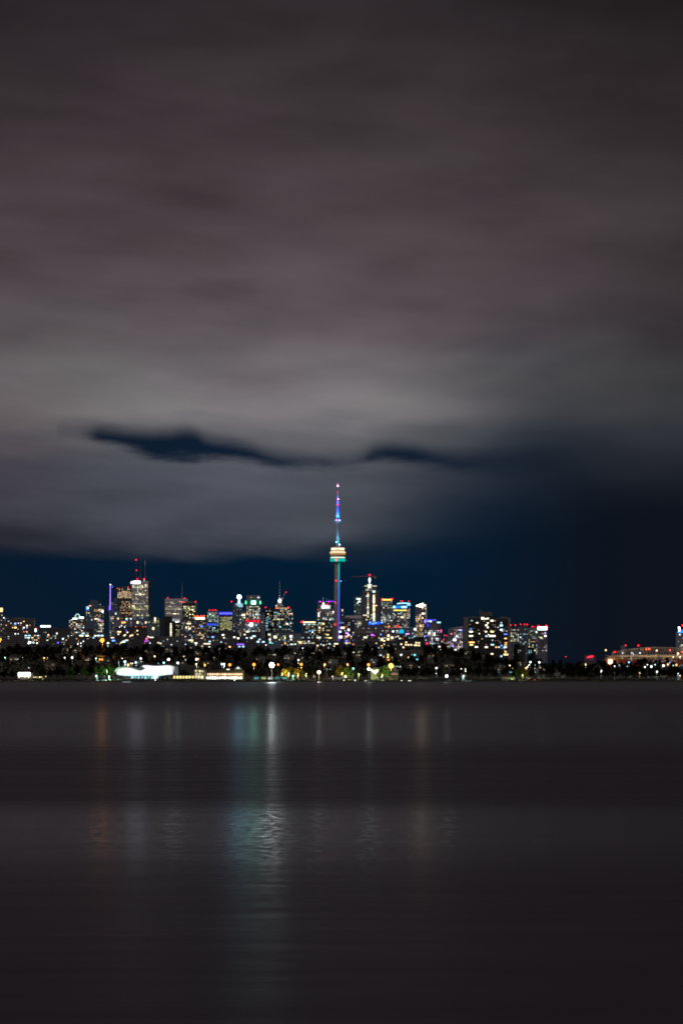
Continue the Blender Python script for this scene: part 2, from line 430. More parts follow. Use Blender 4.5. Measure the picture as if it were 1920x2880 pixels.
def crown_faces(mb, R, h0, h1, n, sz, rnd):
    """leaf clumps over several uneven lobes"""
    lobes = []
    for k in range(rnd.randint(7, 10)):
        t = rnd.uniform(0, 6.28); q = rnd.uniform(.15, .62) * R; zz = rnd.uniform(.25, .8)
        lobes.append((q * math.cos(t), q * math.sin(t), h0 + (h1 - h0) * zz, R * rnd.uniform(.34, .55) * (1.15 - .5 * zz)))
    lobes.append((rnd.uniform(-.1, .1) * R, 0, h1 - R * .42, R * .42))
    for i in range(n):
        cx, cy, cz, r = rnd.choice(lobes)
        d = Vector((rnd.gauss(0, 1), rnd.gauss(0, 1), rnd.gauss(0, 1) * .9)).normalized() * r * rnd.uniform(.55, 1.12)
        c = Vector((cx, cy, cz)) + d
        if c.z < h0 * .8: continue
        u = Vector((rnd.gauss(0, 1), rnd.gauss(0, 1), rnd.gauss(0, .6))).normalized(); w = u.cross(Vector((rnd.gauss(0, 1), rnd.gauss(0, 1), rnd.gauss(0, 1)))).normalized()
        a = sz * rnd.uniform(.5, 1.2); b = len(mb.v)
        mb.v += [tuple(c - u * a), tuple(c + w * a * .6), tuple(c + u * a), tuple(c - w * a * .7)]; mb.f.append((b, b + 1, b + 2, b + 3))
def trunk_faces(mb, R, h0, h1, rnd):
    mb.tube((0, 0, -.6), (rnd.uniform(-.3, .3), 0, h0 * 1.1), R * .07, R * .045, 8)
    for k in range(6):
        t = rnd.uniform(0, 6.28); mb.tube((0, 0, h0 * rnd.uniform(.7, 1.1)), (R * .6 * math.cos(t), R * .6 * math.sin(t), h0 + (h1 - h0) * rnd.uniform(.3, .75)), R * .03, R * .008, 5)
    mb.tube((0, 0, h0), (0, 0, h1 * .85), R * .045, R * .01, 6)
TV = []; FARV = []
for k in range(5):
    rnd = random.Random(100 + k); R, h0, h1 = [(5.2, 2.2, 12), (4.4, 2.6, 11), (6.0, 2.4, 12.5), (3.6, 2.0, 12.5), (5.6, 3.0, 13)][k]
    c = MB(); crown_faces(c, R, h0, h1, 1500, .48, rnd); t = MB(); trunk_faces(t, R, h0, h1, rnd)
    TV.append(({q: c.mesh('crown', LEAF[q]) for q in 'gyd'}, t.mesh('trunk', BARK)))
    f = MB(); crown_faces(f, R * 1.25, h0, h1 * 1.25, 900, .85, rnd); nf = len(f.f); trunk_faces(f, R, h0, h1, rnd)
    me = f.mesh('tree', LEAF['d']); me.materials.append(BARK)
    for i, p in enumerate(me.polygons):
        if i >= nf: p.material_index = 1
    FARV.append(me)
def tree(X, Y, s, kind, label, group, var=None, cat='tree', sx=1.0):
    k = random.randrange(5) if var is None else var
    e = empty('tree', (X, Y, ground(X, Y)), label, cat, group); e.scale = (s * sx, s * sx, s); e.rotation_euler.z = random.uniform(0, 6.28)
    for nm, me in (('trunk', TV[k][1]), ('crown', TV[k][0][kind])):
        o = bpy.data.objects.new(nm, me); COL.objects.link(o); o.parent = e
def fartree(X, Y, s, label, group):
    o = bpy.data.objects.new('tree', random.choice(FARV)); COL.objects.link(o); o.location = (X, Y, ground(X, Y) - .3)
    o.scale = (s * random.uniform(.9, 1.3), s, s * random.uniform(.85, 1.15)); o.rotation_euler.z = random.uniform(0, 6.28); tag(o, label, 'tree', group)
# crest of the wooded rise
for i in range(92):
    px = -20 + i * 1960 / 91 + random.uniform(-7, 7); Y = random.uniform(3740, 3860)
    fartree(wx(px, Y), Y, random.uniform(.8, 1.18), 'dark leafy tree on the crest of the unlit rise below the towers', 'trees along the crest of the rise')
for i in range(84):
    px = -10 + i * 1945 / 83 + random.uniform(-9, 9); Y = random.uniform(2950, 3500)
    fartree(wx(px, Y), Y, random.uniform(.7, 1.1), 'dark leafy tree on the unlit slope between shore and crest', 'trees on the dark slope')
# a far-off wood that reads as one mass between the separate trees
mb = MB(); rnd = random.Random(5)
for i in range(26000):
    Y = rnd.uniform(2720, 4000); X = wx(rnd.uniform(-60, 1980), Y)
    hh = 6.5 + 3.5 * math.sin(X * .11 + 1.3 * math.sin(Y * .05)) + 2 * math.sin(Y * .19 + X * .07)
    c = Vector((X, Y, ground(X, Y) + max(1, hh) * rnd.uniform(.5, 1.05)))
    u = Vector((rnd.gauss(0, 1), rnd.gauss(0, 1), rnd.gauss(0, .6))).normalized(); w = u.cross(Vector((rnd.gauss(0, 1), rnd.gauss(0, 1), rnd.gauss(0, 1)))).normalized()
    a = 1.7 * rnd.uniform(.5, 1.2); b = len(mb.v)
    mb.v += [tuple(c - u * a), tuple(c + w * a * .6), tuple(c + u * a), tuple(c - w * a * .7)]; mb.f.append((b, b + 1, b + 2, b + 3))
tag(mb.build('woods', LEAF['d']), 'dark woods filling the unlit slope behind the shore', 'woods', None, 'stuff')
# shore trees (px, size, kind)
SHORE = [(-8, 1.0, 'g'), (14, .8, 'd'), (34, .7, 'd'), (118, .8, 'd'), (140, .95, 'd'), (160, 1.0, 'd'), (178, .9, 'd'), (197, 1.0, 'g'), (216, 1.1, 'd'), (236, 1.0, 'g'), (254, 1.05, 'd'),
         (272, 1.1, 'g'), (290, 1.15, 'g'), (307, 1.2, 'g'), (320, 1.0, 'g'), (553, .9, 'd'), (566, .7, 'd'), (700, .95, 'd'), (722, .8, 'd'), (742, .75, 'd'),
         (800, .95, 'y'), (817, 1.0, 'y'), (833, .9, 'y'), (848, .8, 'y'), (866, .75, 'd'), (884, .9, 'd'), (925, .8, 'd'), (944, 1.0, 'd'), (958, 1.15, 'y'), (974, 1.1, 'g'), (990, .9, 'g'), (1006, .8, 'd'),
         (1022, .85, 'd'), (1066, .9, 'y'), (1080, 1.15, 'g'), (1092, 1.0, 'g'), (1130, .9, 'd'), (1148, 1.0, 'd'), (1168, 1.05, 'd'), (1188, .95, 'd'), (1206, .9, 'd'), (1232, 1.0, 'd'), (1272, .8, 'd'),
         (1292, .85, 'd'), (1320, 1.1, 'd'), (1345, 1.05, 'd'), (1368, .9, 'd'), (1392, .95, 'd'), (1420, 1.0, 'd'), (1446, .9, 'd'), (1460, .95, 'g'), (1472, 1.05, 'y'), (1496, .9, 'd'), (1522, 1.0, 'd'), (1548, 1.1, 'd'),
         (1575, 1.2, 'd'), (1600, 1.25, 'd'), (1628, 1.2, 'd'), (1655, 1.2, 'd'), (1680, 1.15, 'd'), (1702, 1.0, 'd'), (1730, .95, 'd'), (1755, 1.2, 'd'), (1780, 1.25, 'd'), (1806, 1.0, 'd'), (1832, .9, 'd'),
         (1860, .95, 'd'), (1886, 1.0, 'd'), (1912, 1.0, 'd'), (1936, 1.0, 'd')]
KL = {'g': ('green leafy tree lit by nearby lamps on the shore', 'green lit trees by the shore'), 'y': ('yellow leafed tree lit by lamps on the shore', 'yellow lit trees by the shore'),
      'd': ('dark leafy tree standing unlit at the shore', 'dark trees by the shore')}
for px, s, k in SHORE:
    Y = random.uniform(2462, 2520) if k == 'd' else random.uniform(2440, 2470)
    if 320 < px < 700: Y = 2530
    tree(wx(px, Y), Y, s, k, KL[k][0], KL[k][1])

# ------------------------------------------------------------------ low stone revetment with hedge along the water
rnd = random.Random(3)
mb = MB()
for i in range(900):
    X = rnd.uniform(-420, 420); r = rnd.uniform(.4, .9)
    mb.ball((X, 2401.2 + rnd.uniform(-.8, 1.6), rnd.uniform(.1, .9)), r, 6, 4)
tag(mb.build('boulders', solid((.035, .032, .03), .95)), 'dark boulders heaped along the waterline', 'boulders', None, 'stuff')
mb = MB()
for i in range(9000):
    X = rnd.uniform(-420, 420); hh = 1.4 + 1.0 * math.sin(X * .3) * math.sin(X * .083 + 1)
    c = Vector((X, 2407 + rnd.uniform(-1.2, 1.2), 1.6 + max(.25, hh) * rnd.uniform(0, 1)))
    u = Vector((rnd.gauss(0, 1), rnd.gauss(0, 1), rnd.gauss(0, 1))).normalized(); w = u.cross(Vector((rnd.gauss(0, 1), rnd.gauss(0, 1), 1))).normalized()
    a = .4; b = len(mb.v); mb.v += [tuple(c - u * a), tuple(c + w * a), tuple(c + u * a), tuple(c - w * a)]; mb.f.append((b, b + 1, b + 2, b + 3))
tag(mb.build('undergrowth', LEAF['d']), 'dark scrub growing above the boulders at the waterline', 'undergrowth', None, 'stuff')

# ------------------------------------------------------------------ the great tower
def great_tower():
    Y = 7000.0; xc = wx(949.5, Y); zb = ground(xc, Y) - 1
    t = empty('observation_tower', (xc, Y, zb), 'tallest slender concrete tower with round cream lit pod and blue lit antenna', 'tower')
    Z = lambda py: wz(py, Y) - zb
    R = lambda px: px / F * Y
    conc = solid((.36, .29, .28), .85, var=.08, scale=.03)
    steel = solid((.55, .55, .58), .5)
    # shaft: hexagonal core with three tapering wings
    m = MB(); N = 26; z1 = Z(1582); ang = [math.radians(a) for a in (205, 325, 85)]
    def wing(k): return R(8.0) + (1 - k) ** 1.7 * R(9.0)
    rings = []
    for i in range(N + 1):
        k = i / N; zz = k * z1; L = wing(k); hw = R(3.1) + (1 - k) * R(1.0); core = R(6.3)
        ring = []
        for a in ang:
            d = Vector((math.cos(a), math.sin(a), 0)); s = Vector((-d.y, d.x, 0))
            for q, w in ((core * .75, -hw * 1.15), (L, -hw), (L, hw), (core * .75, hw * 1.15)):
                p = d * q + s * w; ring.append((p.x, p.y, zz))
        rings.append(ring)
    for r in rings: m.v += r
    n = 12
    for j in range(N):
        for i in range(n): m.f.append((j * n + i, j * n + (i + 1) % n, (j + 1) * n + (i + 1) % n, (j + 1) * n + i))
    m.f.append(tuple(N * n + i for i in range(n)))
    m.build('shaft', conc, t)
    # light strip in the groove between the wings, colour changing with height
    gm_, nt, out = new_mat('strip_light'); o, (x, y, z) = objco()
    c = ramp((z - Z(1752)) / (Z(1582) - Z(1752)), [(0, (.12, .08, 1)), (.22, (.05, .10, 1)), (.5, (.0, .26, 1)), (.68, (.0, .42, .75)), (.85, (0, .55, .50)), (1, (0, .5, .42))])
    e = nt.nodes.new('ShaderNodeEmission'); nt.links.new(c, e.inputs[0]); e.inputs[1].default_value = 1.0; nt.links.new(e.outputs[0], out.inputs[0])
    gm_.cycles.emission_sampling = 'NONE'
    m = MB()
    for i in range(24):
        k0, k1 = .22 + i / 24 * .775, .22 + (i + .985) / 24 * .775
        x0 = R(3.7); m.box(x0 - R(1.35), x0 + R(1.35), -R(10.5), -R(9.6), k0 * z1, k1 * z1)
    m.build('strip_light', gm_, t)
    # main pod
    def ring(name, prof, mat, parent=None):
        return MB().lathe([(R(r), Z(py)) for r, py in prof], n=48).build(name, mat, parent or t)
    pod = ring('pod', [(8, 1584), (15, 1581), (18, 1570), (19, 1567.6), (18.5, 1562), (20, 1561), (20.5, 1557), (22, 1554), (17.5, 1550), (17, 1544), (18, 1543), (16.5, 1540), (6, 1536)], solid((.30, .27, .24), .6))
    teal = MB()
    for i in range(48):
        for j in range(10):
            a0, a1 = [2 * math.pi * (i + q) / 48 for q in (0, 1)]; b0, b1 = [2 * math.pi * (j + q) / 10 for q in (0, 1)]
            def P(a, b): rr = R(18) + R(3.6) * math.cos(b); return (rr * math.cos(a), rr * math.sin(a), Z(1575.5) + R(4.4) * math.sin(b))
            k = len(teal.v); teal.v += [P(a0, b0), P(a1, b0), P(a1, b1), P(a0, b1)]; teal.f.append((k, k + 1, k + 2, k + 3))
    teal.build('radome', glow((.0, .56, .46), .95), pod)
    ring('light_ring', [(18.8, 1569.8), (20.8, 1569), (20.8, 1567.6), (18.8, 1567)], glow((.85, 1, .85), 1.2), pod)
    ring('light_ring', [(20.3, 1561.5), (21, 1560.5), (21, 1558.2), (20.3, 1557.8)], glow((1, .42, .10), 0.5), pod)
    ring('light_ring', [(20.5, 1556.8), (22.8, 1555.2), (22, 1553.6), (19.2, 1550.4), (17, 1549.5)], glow((1, .82, .50), 1.0), pod)
    for i in range(26):
        a = math.pi + math.pi * (i + .5) / 26; o = MB().box(-R(.72), R(.72), -.6, .6, Z(1546.6), Z(1541.6)).build('window', glow((1, .90, .62), 1.5), pod)
        o.location = (R(18) * math.cos(a), R(18) * math.sin(a), 0); o.rotation_euler.z = a - math.pi / 2
    ring('light_ring', [(18.1, 1548.2), (18.8, 1547.8), (18.8, 1547.2), (18.1, 1546.8)], glow((1, .6, .25), .8), pod)
    ring('light_ring', [(17.6, 1541), (17.9, 1540.8), (17.9, 1540.0), (17.3, 1539.8)], glow((1, .25, .1), .5), pod)
    # upper shaft, small upper pod and stepped antenna mast
    ring('upper_shaft', [(5.6, 1538), (4.2, 1530), (3.9, 1470)], conc)
    ring('upper_pod', [(4, 1471), (6, 1470), (8.2, 1466), (8.4, 1462), (7, 1460), (5.2, 1459.5)], steel)
    ring('light_ring', [(8.5, 1465.2), (8.8, 1465), (8.7, 1462.3), (8.4, 1462)], glow((.12, .38, 1), 1.2))
    ring('mast', [(4.7, 1460), (3.6, 1421), (3.0, 1420.8), (2.2, 1404.6), (1.9, 1404.4), (.7, 1384), (.5, 1358.5)], steel)
    for py, r, c, s in ((1384.5, 1.8, (1, .02, .03), 1.6), (1404, 2.6, (1, .08, .85), 3), (1420, 3.6, (1, .03, .45), 2.2), (1366.5, 1.9, (1, .55, 1), 7), (1361.5, 1.3, (1, .15, .7), 2)):
        ring('beacon', [(r * .6, py + 1.5), (r, py + .8), (r, py - .8), (r * .6, py - 1.5)], glow(c, s))
    for x, y, k, q in ((945.3, 1575.5, 'r', 2.6), (944.8, 1634, 'r', 1.5), (943, 1695.5, 'r', 1.3), (942, 1757, 'r', 1.6), (951.4, 1404, 'w', 1.0), (954.2, 1464, 'b', 1.3), (946.5, 1463.5, 'p', 1.0), (945.5, 1525, 't', 1.6), (954.5, 1532, 'b', 1.7), (958.5, 1635, 'b', .6)):
        o = bpy.data.objects.new('beacon', BEACM[k]); COL.objects.link(o); o.parent = t
        rr = 23 if 1560 < y < 1580 else (18 if y > 1600 else 9.5)
        o.location = (wx(x, Y) - xc, -R(rr), Z(y)); o.scale = (q,) * 3
    # unseen spots added beside the mast, washing it blue and the upper shaft teal
    for py, tx, e, c, dx_ in ((1458, 1438, 2.4e5, (.012, .09, 1), 13), (1418, 1404, 4e4, (.10, .10, 1), 9), (1402, 1388, 2.5e4, (.05, .14, 1), 8), (1532, 1500, 1.2e5, (.03, .45, .62), 17), (1532, 1470, 1e5, (.12, .22, .6), 17)):
        for sx in (-.5, .7):
            l = bpy.data.objects.new('floodlight', bpy.data.lights.new('floodlight', 'SPOT')); COL.objects.link(l); l.parent = t
            l.data.energy = e * .5; l.data.color = c; l.data.spot_size = math.radians(100); l.data.spot_blend = .8; l.data.shadow_soft_size = .5
            p = Vector((R(dx_) * sx, -R(dx_), Z(py))); q = Vector((0, 0, Z(tx))); l.location = p
            l.rotation_euler = (q - p).to_track_quat('-Z', 'Y').to_euler()
great_tower()

# ------------------------------------------------------------------ downtown, left to right
b = Bld('office_tower', 'tower cut by the left edge of the photo with striped amber crown', -22, 8, 1709, 6600, wall=(.12, .11, .11))
for j in range(5): b.box('light_band', -10, 8, 1710.2 + j * 2.3, 1711.6 + j * 2.3, glow((1, .68, .38), 2.2))
b.zone(-6, 8, 1724, 1760, .3, 'm', 1.2); b.done()
b = Bld('low_block', 'low dark block with short white roof lights at the far left', -20, 24, 1737, 5600, wall=(.1, .1, .12))
b.win(11, 1738, (.8, .95, 1), 7, 3, 2); b.win(17, 1741, (.7, .9, 1), 4, 5, 2); b.zone(-5, 24, 1742, 1795, .25, 'm', 1.2, 6, 6); b.done()
b = Bld('apartment_slab', 'wide brown apartment slab with balcony rows, leftmost in the photo', 15, 95, 1742, 4300, 18, mat=facade((.13, .10, .09), (.01, .01, .012), 3.0, 3.4, .45, .8))
for j in range(10):
    MB().box(b.X(18), b.X(48), -1.3, -.02, b.Z(1751 + j * 6) - .2, b.Z(1751 + j * 6) + .9).build('balcony', solid((.16, .12, .11)), b.e)
b.zone(14, 94, 1745, 1800, .10, 'm', 1.6, 6.4, 5.6); b.win(43, 1754, (.15, .3, 1), 8, 5, 3); b.win(43, 1757.5, (.4, .5, 1), 3, 4, 2); b.win(36, 1765.5, (1, .6, .1), 3, 4, 2.6); b.win(43.5, 1765.5, (1, .7, .25), 7, 6, 3)
b.win(67, 1748, (1, .8, .3), 3, 4, 2.4); b.win(76, 1760, (1, .75, .5), 7, 4, 3); b.win(67, 1765.5, (.8, .9, 1), 6, 4, 3); b.win(76, 1766, (.5, .5, 1), 4, 2.4, 3); b.win(52, 1753, (1, .9, .7), 4); b.win(59, 1752.6, (1, .85, .6), 5); b.win(43, 1782, (.8, .9, 1), 5, 3, 5); b.win(51, 1783, (.8, 1, .9), 4)
b.win(67, 1777, (1, .3, .25), 3); b.win(75, 1777, (1, .6, .4), 4, 4); b.done()
b = Bld('midrise_block', 'midrise with ribbon windows in front of the leftmost brown apartment slab', 68, 112, 1785, 3900, 16, wall=(.09, .08, .08))
for (x, y, w, c, s) in ((73, 1788, 7, 'b', 5), (83, 1788, 6, 'b', 5), (98, 1788, 5, 'o', 4), (107, 1788, 6, 'b', 4), (80, 1794, 7, 'g', 5), (91, 1794, 6, 'c', 4), (108, 1795, 4, 'w', 3), (72, 1794, 5, 'b', 3)):
    b.win(x, y, PAL[c][0], s, w, 2.4)
b.zone(78, 112, 1798, 1812, .4, 'm', 3, 6, 5); b.win(84, 1807, (.85, 1, 1), 9, 7, 3.5); b.win(94, 1807.5, (.7, .9, 1), 6, 3.5, 3.5); b.win(104, 1809, (1, .85, .6), 7, 3, 3); b.done()
b = Bld('office_block', 'dark office block with a white lit roof sign right of the leftmost apartment slab', 108, 152, 1766, 5200, wall=(.055, .06, .07))
b.box('sign', 113.5, 129.5, 1759.5, 1764, glow((.80, 1, 1), 4), dy=2); b.box('sign', 131, 141.5, 1759.5, 1764, glow((.80, 1, 1), 3.2), dy=2)
b.zone(112, 150, 1770, 1800, .10, 'm', 1.5, 5, 5.5); b.beacon(102.5, 1766.5, 'r', 1.1); b.done()
b = Bld('round_sign_block', 'small block with an oval white sign between two dark blocks at left', 94, 109, 1768, 5400, wall=(.07, .08, .10))
MB().lathe([(.1, -3.6), (2.2, -2.6), (2.9, 0), (2.2, 2.6), (.1, 3.6)], n=16).build('sign', glow((.75, 1, 1), 8), b.e, (b.X(98), -1.5, b.Z(1773))); b.done()
b = Bld('midrise_block', 'low brown midrise with scattered lights left of the round roofed condo', 140, 196, 1771, 4500, 16, wall=(.07, .055, .05))
b.zone(141, 195, 1775, 1815, .16, 'm', 1.6, 6, 5.6); b.win(160, 1782, (1, .85, .7), 3, 4, 5); b.win(136, 1786, (1, .45, .2), 6, 4, 3.4); b.win(163, 1808, (.2, .1, 1), 4, 4, 4); b.win(177, 1797, (.4, .9, 1), 9, 3.4, 3.4); b.win(133, 1801, (1, .9, .5), 3, 5); b.done()
b = Bld('condo_tower', 'stepped condo with a curved white lit roof arch left of the tall blue grey tower', 193, 238, 1742, 6300, wall=(.16, .15, .16), par=0)
b.solidbox(201, 236, 1738, dy=1); b.solidbox(208, 226, 1731, dy=2, depth=14)
b.box('roof_light', 204.5, 217.5, 1738.6, 1741.6, glow((.85, 1, .85), 4)); b.box('roof_light', 222.5, 235, 1735.4, 1739.4, glow((.8, 1, .9), 4.5))
m = MB(); pts = [(211, 1737), (212.5, 1730.5), (216, 1727.5), (220, 1727.3), (223, 1730), (224.2, 1738)]
for p, q in zip(pts, pts[1:]): m.tube((b.X(p[0]), -.8, b.Z(p[1])), (b.X(q[0]), -.8, b.Z(q[1])), .7)
m.build('roof_arch', glow((.6, 1, .95), 1.6), b.e)
b.zone(194, 237, 1744, 1800, .34, 'm', 2.2, 4.6, 4.5); b.beacon(218, 1743, 'r', 1.2); b.win(202, 1744, (.5, .9, 1), 5); b.done()
b = Bld('condo_tower', 'tall blue grey tower with bright band and blue corner left of the purple lit spire', 240, 293, 1706, 6900, wall=(.14, .17, .20), pent=1)
b.solidbox(254, 275, 1688, dy=3, depth=24); b.solidbox(252, 282, 1697, dy=2, depth=24)
b.box('sign', 241.5, 250, 1706, 1717, glow((.05, .30, .9), .8)); b.box('sign', 245, 249, 1707, 1713, glow((.5, .85, 1), 3), dy=-1.4); b.box('light_band', 250, 256, 1703, 1705.4, glow((1, .45, .2), 2))
b.zone(241, 253, 1719, 1726, .8, 'c', 2.5); b.zone(264, 292, 1713, 1721, .7, 'w', 3, 5, 4); b.zone(275, 292, 1714, 1800, .45, 'c', 2.2, 4.6, 4.4); b.zone(241, 275, 1728, 1800, .12, 'm', 1.6)
b.win(288, 1720.5, (.7, .95, 1), 7, 5, 3.5); b.win(270, 1741, (1, .75, .5), 5, 9, 2.4); b.zone(276, 290, 1756, 1761, .95, 'g', 3.5, 4.6, 4.4); b.win(280, 1744, (.4, .2, 1), 2.5, 8); b.win(287, 1749, (1, .15, .35), 2.5, 6); b.beacon(282, 1701, 'w', .8); b.done()
b = Bld('hotel_tower', 'slender tower crowned by a long purple lit spire with a white tip', 305, 327, 1717, 7100, wall=(.10, .13, .20), pent=2)
MB().tube((b.X(309.3), 2, b.Z(1718)), (b.X(310.1), 2, b.Z(1647)), 1.05, .8, 8).build('spire', glow((.42, .18, 1), 2.3), b.e)
b.beacon(310.2, 1644.5, 'w', 2.3, dy=2); b.beacon(315.5, 1650, 'b', .8, dy=3)
b.box('light_band', 304.6, 307.5, 1704, 1718, glow((.13, .08, 1), .8)); b.box('light_band', 308.6, 310.2, 1719, 1778, glow((.35, .50, .9), .18)); b.box('light_band', 315, 316.5, 1712, 1722, glow((.18, .10, 1), .4))
b.zone(309, 320, 1733, 1790, .5, 'c', 2.0, 4, 4.4); b.done()
b = Bld('office_tower', 'dim teal glass tower with stepped top between purple spire and amber windowed tower', 312, 336, 1693, 7250, wall=(.10, .17, .19), pent=2)
b.solidbox(319, 335, 1682, dy=3, depth=16); b.zone(313, 336, 1694, 1730, .22, 'g', .9, 4.5, 4.4); b.done()
b = Bld('office_tower', 'tower with a dense grid of amber lit windows beside the tall white tower', 329, 371, 1653, 7000, mat=facade((.10, .075, .06), (.02, .015, .012), 4.4, 4.2, .55, .6))
b.zone(330, 370, 1655, 1660, .45, 'w', 2, 4.1, 4.4); b.zone(330, 370, 1661.5, 1683, .95, 'w', 3.2, 4.1, 4.4, spread=.35, rowp=.05); b.zone(337, 370, 1691, 1712, .85, 'w', 2.0, 4.1, 4.4, spread=.5); b.zone(337, 370, 1714, 1735, .5, 'w', 1.4, 4.1, 4.4); b.zone(337, 370, 1737, 1765, .4, 'w', 1.4, 4.1, 4.4)
b.beacon(330, 1655, 'r', 1.8); b.beacon(329.7, 1658.6, 'r', 1.2); b.beacon(360, 1651.5, 'r', 1.8); b.done()
b = Bld('office_tower', 'tallest white banded office tower with white roof sign, left part of the skyline', 370, 417, 1634, 6950, 40, mat=facade((.62, .61, .64), (.06, .065, .075), 3.9, 3.4, .42, .8), pent=2)
b.solidbox(417.4, 421.6, 1634, dy=6, depth=34)
b.box('sign', 374.5, 394, 1634.4, 1641.5, glow((.93, .97, 1), 6)); b.box('sign', 368, 370.5, 1636, 1642, glow((1, .85, 1), 3))
b.box('parapet', 395, 417, 1634.6, 1642, solid((.60, .58, .62)), dy=-.5, dd=.48)
b.zone(372, 416, 1643, 1654, .8, 'c', 2.6, 4.4, 4.2, rowp=.3); b.zone(372, 416, 1655, 1700, .42, 'c', 2.0, 4.4, 4.2); b.zone(380, 411, 1671, 1674, .95, 'c', 4, 4.4, 4.2); b.zone(371, 420, 1703, 1707, 1, 'y', 3.6, 4.4, 4.2); b.zone(371, 417, 1708, 1728, .62, 'y', 2.2, 4.4, 4.2, rowp=.4); b.zone(371, 420, 1729, 1733, .9, 'y', 2.6, 4.4, 4.2)
for x, y, k, r in ((386, 1628.5, 'r', 2.2), (404.6, 1628.5, 'r', 2.2), (383.5, 1604, 'r', 1.9), (382.3, 1574.3, 'r', 2.3), (405.5, 1632.5, 'w', 1.3)): b.beacon(x, y, k, r, dy=2)
b.mast(382.8, 1573, 1634, .8, 3, solid((.30, .12, .12), .6)); b.mast(394.5, 1588, 1634, .6, 8); b.mast(407.5, 1576, 1634, .8, 6); MB().tube((b.X(394), 7, b.Z(1632)), (b.X(387), 7, b.Z(1620)), .35).build('stay', solid((.3, .3, .33)), b.e)
MB().tube((b.X(407.5), 6, b.Z(1590)), (b.X(407.6), 6, b.Z(1576.5)), 1.2, 1.0).build('antenna', solid((.6, .6, .62)), b.e); b.done()
b = Bld('stone_tower', 'pale narrow stone tower with vertical piers left of the amber windowed tower', 319, 338, 1719, 6500, mat=facade((.32, .31, .36), (.05, .05, .06), 60, 2.6, .95, .5))
b.win(325.5, 1726, (.6, .85, 1), 6, 2.4, 4); b.win(332, 1740, (1, .8, .45), 3, 4, 5); b.done()
b = Bld('midrise_block', 'grey block with mixed lights at the foot of the amber windowed tower', 338, 372, 1742, 6300, wall=(.20, .20, .24))
b.zone(339, 371, 1744, 1790, .3, 'x', 2.2, 5, 4.8); b.win(356, 1741, (.45, .85, 1), 6, 4, 4); b.win(368, 1741, (.8, .9, 1), 5, 3, 3); b.win(347, 1751, (1, .5, .1), 6, 10, 3); b.box('sign', 342, 344, 1748.5, 1755, glow((1, .13, .03), 3)); b.done()
b = Bld('office_block', 'grey blue stepped office block under the tall white tower', 372, 432, 1745, 6200, wall=(.17, .20, .24))
b.solidbox(383, 414, 1734, dy=2); b.zone(390, 403, 1735, 1741, .8, 'b', 2, 4.6, 5); b.zone(373, 431, 1748, 1790, .13, 'm', 2, 5, 4.6); b.win(387, 1751, (1, .75, .5), 6, 4, 6); b.win(410, 1751, (1, .65, .4), 5, 4, 5); b.done()
b = Bld('glass_block', 'ribbed glass block with an upright amber lit panel right of the tall white tower', 424, 448, 1742, 6000, mat=facade((.16, .22, .25), (.04, .06, .07), 4.4, 9, .5, .9), pent=1)
b.solidbox(431, 446, 1737, dy=1.5); b.box('light_panel', 434, 438, 1737, 1748, glow((1, .85, .42), 2.2)); b.zone(425, 447, 1745, 1775, .22, 'y', 1.5, 4, 4.4); b.win(431, 1768, (1, .9, .45), 4, 6, 5); b.done()
b = Bld('brick_block', 'wide dark brick block below the amber windowed tower', 325, 413, 1765, 4900, 22, wall=(.075, .05, .045), pent=2)
b.zone(326, 412, 1770, 1805, .10, 'w', 1.8, 7, 6)
for x, y in ((332, 1777), (338, 1777), (333, 1784), (349, 1788), (352, 1786), (386, 1774), (367, 1788), (372, 1787)): b.win(x, y, (1, .85, .5), 4, 4, 3)
for x in (336.5, 350.5): b.beacon(x, 1764, 'w', 1.1, -1)
for x in (382, 402, 410): b.beacon(x, 1763, 'o', .9, -1)
b.win(355, 1773, (.15, .1, 1), 2, 4, 4); b.done()
b = Bld('low_block', 'low dark block with a red and a violet lamp left of the twin black towers', 404, 446, 1792, 4600, 20, wall=(.06, .05, .06), pent=2)
b.win(417, 1791, (1, .85, .6), 5, 4, 2.6, -1); b.win(426, 1793, (1, .75, .6), 5, 11, 2.2, -1); b.win(412.6, 1797, (1, .05, .2), 8, 5, 4, -1); b.win(410, 1803.5, (.6, .05, .9), 4, 6, 3.5, -1); b.zone(404, 445, 1800, 1812, .2, 'x', 2, 5, 5); b.done()
b = Bld('office_tower', 'wide white tower with thin rooftop mast in the left middle of the skyline', 463.5, 528.5, 1684, 6900, 38, mat=facade((.66, .56, .60), (.06, .06, .07), 4.0, 3.3, .45, .8), pent=1)
b.box('parapet', 463.8, 528, 1684.2, 1688.5, solid((.66, .55, .58)), dy=-.5, dd=.48)
b.zone(466, 512, 1692, 1720, .38, 'c', 1.3, 4.2, 4.1); b.zone(495, 512, 1690, 1694, .6, 'c', 3, 4.2, 4.1); b.zone(464, 513, 1712, 1715, .7, 'c', 2, 4.2, 4); b.zone(480, 512, 1724.6, 1728.4, 1, 'c', 4, 4.2, 4); b.zone(464, 480, 1721, 1727, .8, 'c', 1.6, 4.2, 4)
b.mast(511.3, 1640, 1684, .7, 10, solid((.5, .5, .52))); b.beacon(471.5, 1681.5, 'r', 2.0); b.beacon(518.5, 1682.5, 'r', 2.0); b.done()
b = Bld('office_tower', 'black tower with a block of cream lit windows overlapping the wide white tower', 513, 551, 1697, 6600, 30, mat=facade((.025, .025, .03), (.02, .02, .022), 4, 4.4, .5, .7), pent=5)
b.zone(516, 548, 1704, 1744, .62, 'y', 2.6, 4.0, 4.4); b.zone(523, 549, 1704, 1711, .8, 'c', 2.5, 4, 4.2); b.beacon(549.6, 1692.6, 'r', 2.2); b.beacon(516.5, 1693, 'r', 2); b.beacon(511, 1692.6, 'r', 1.6); b.done()
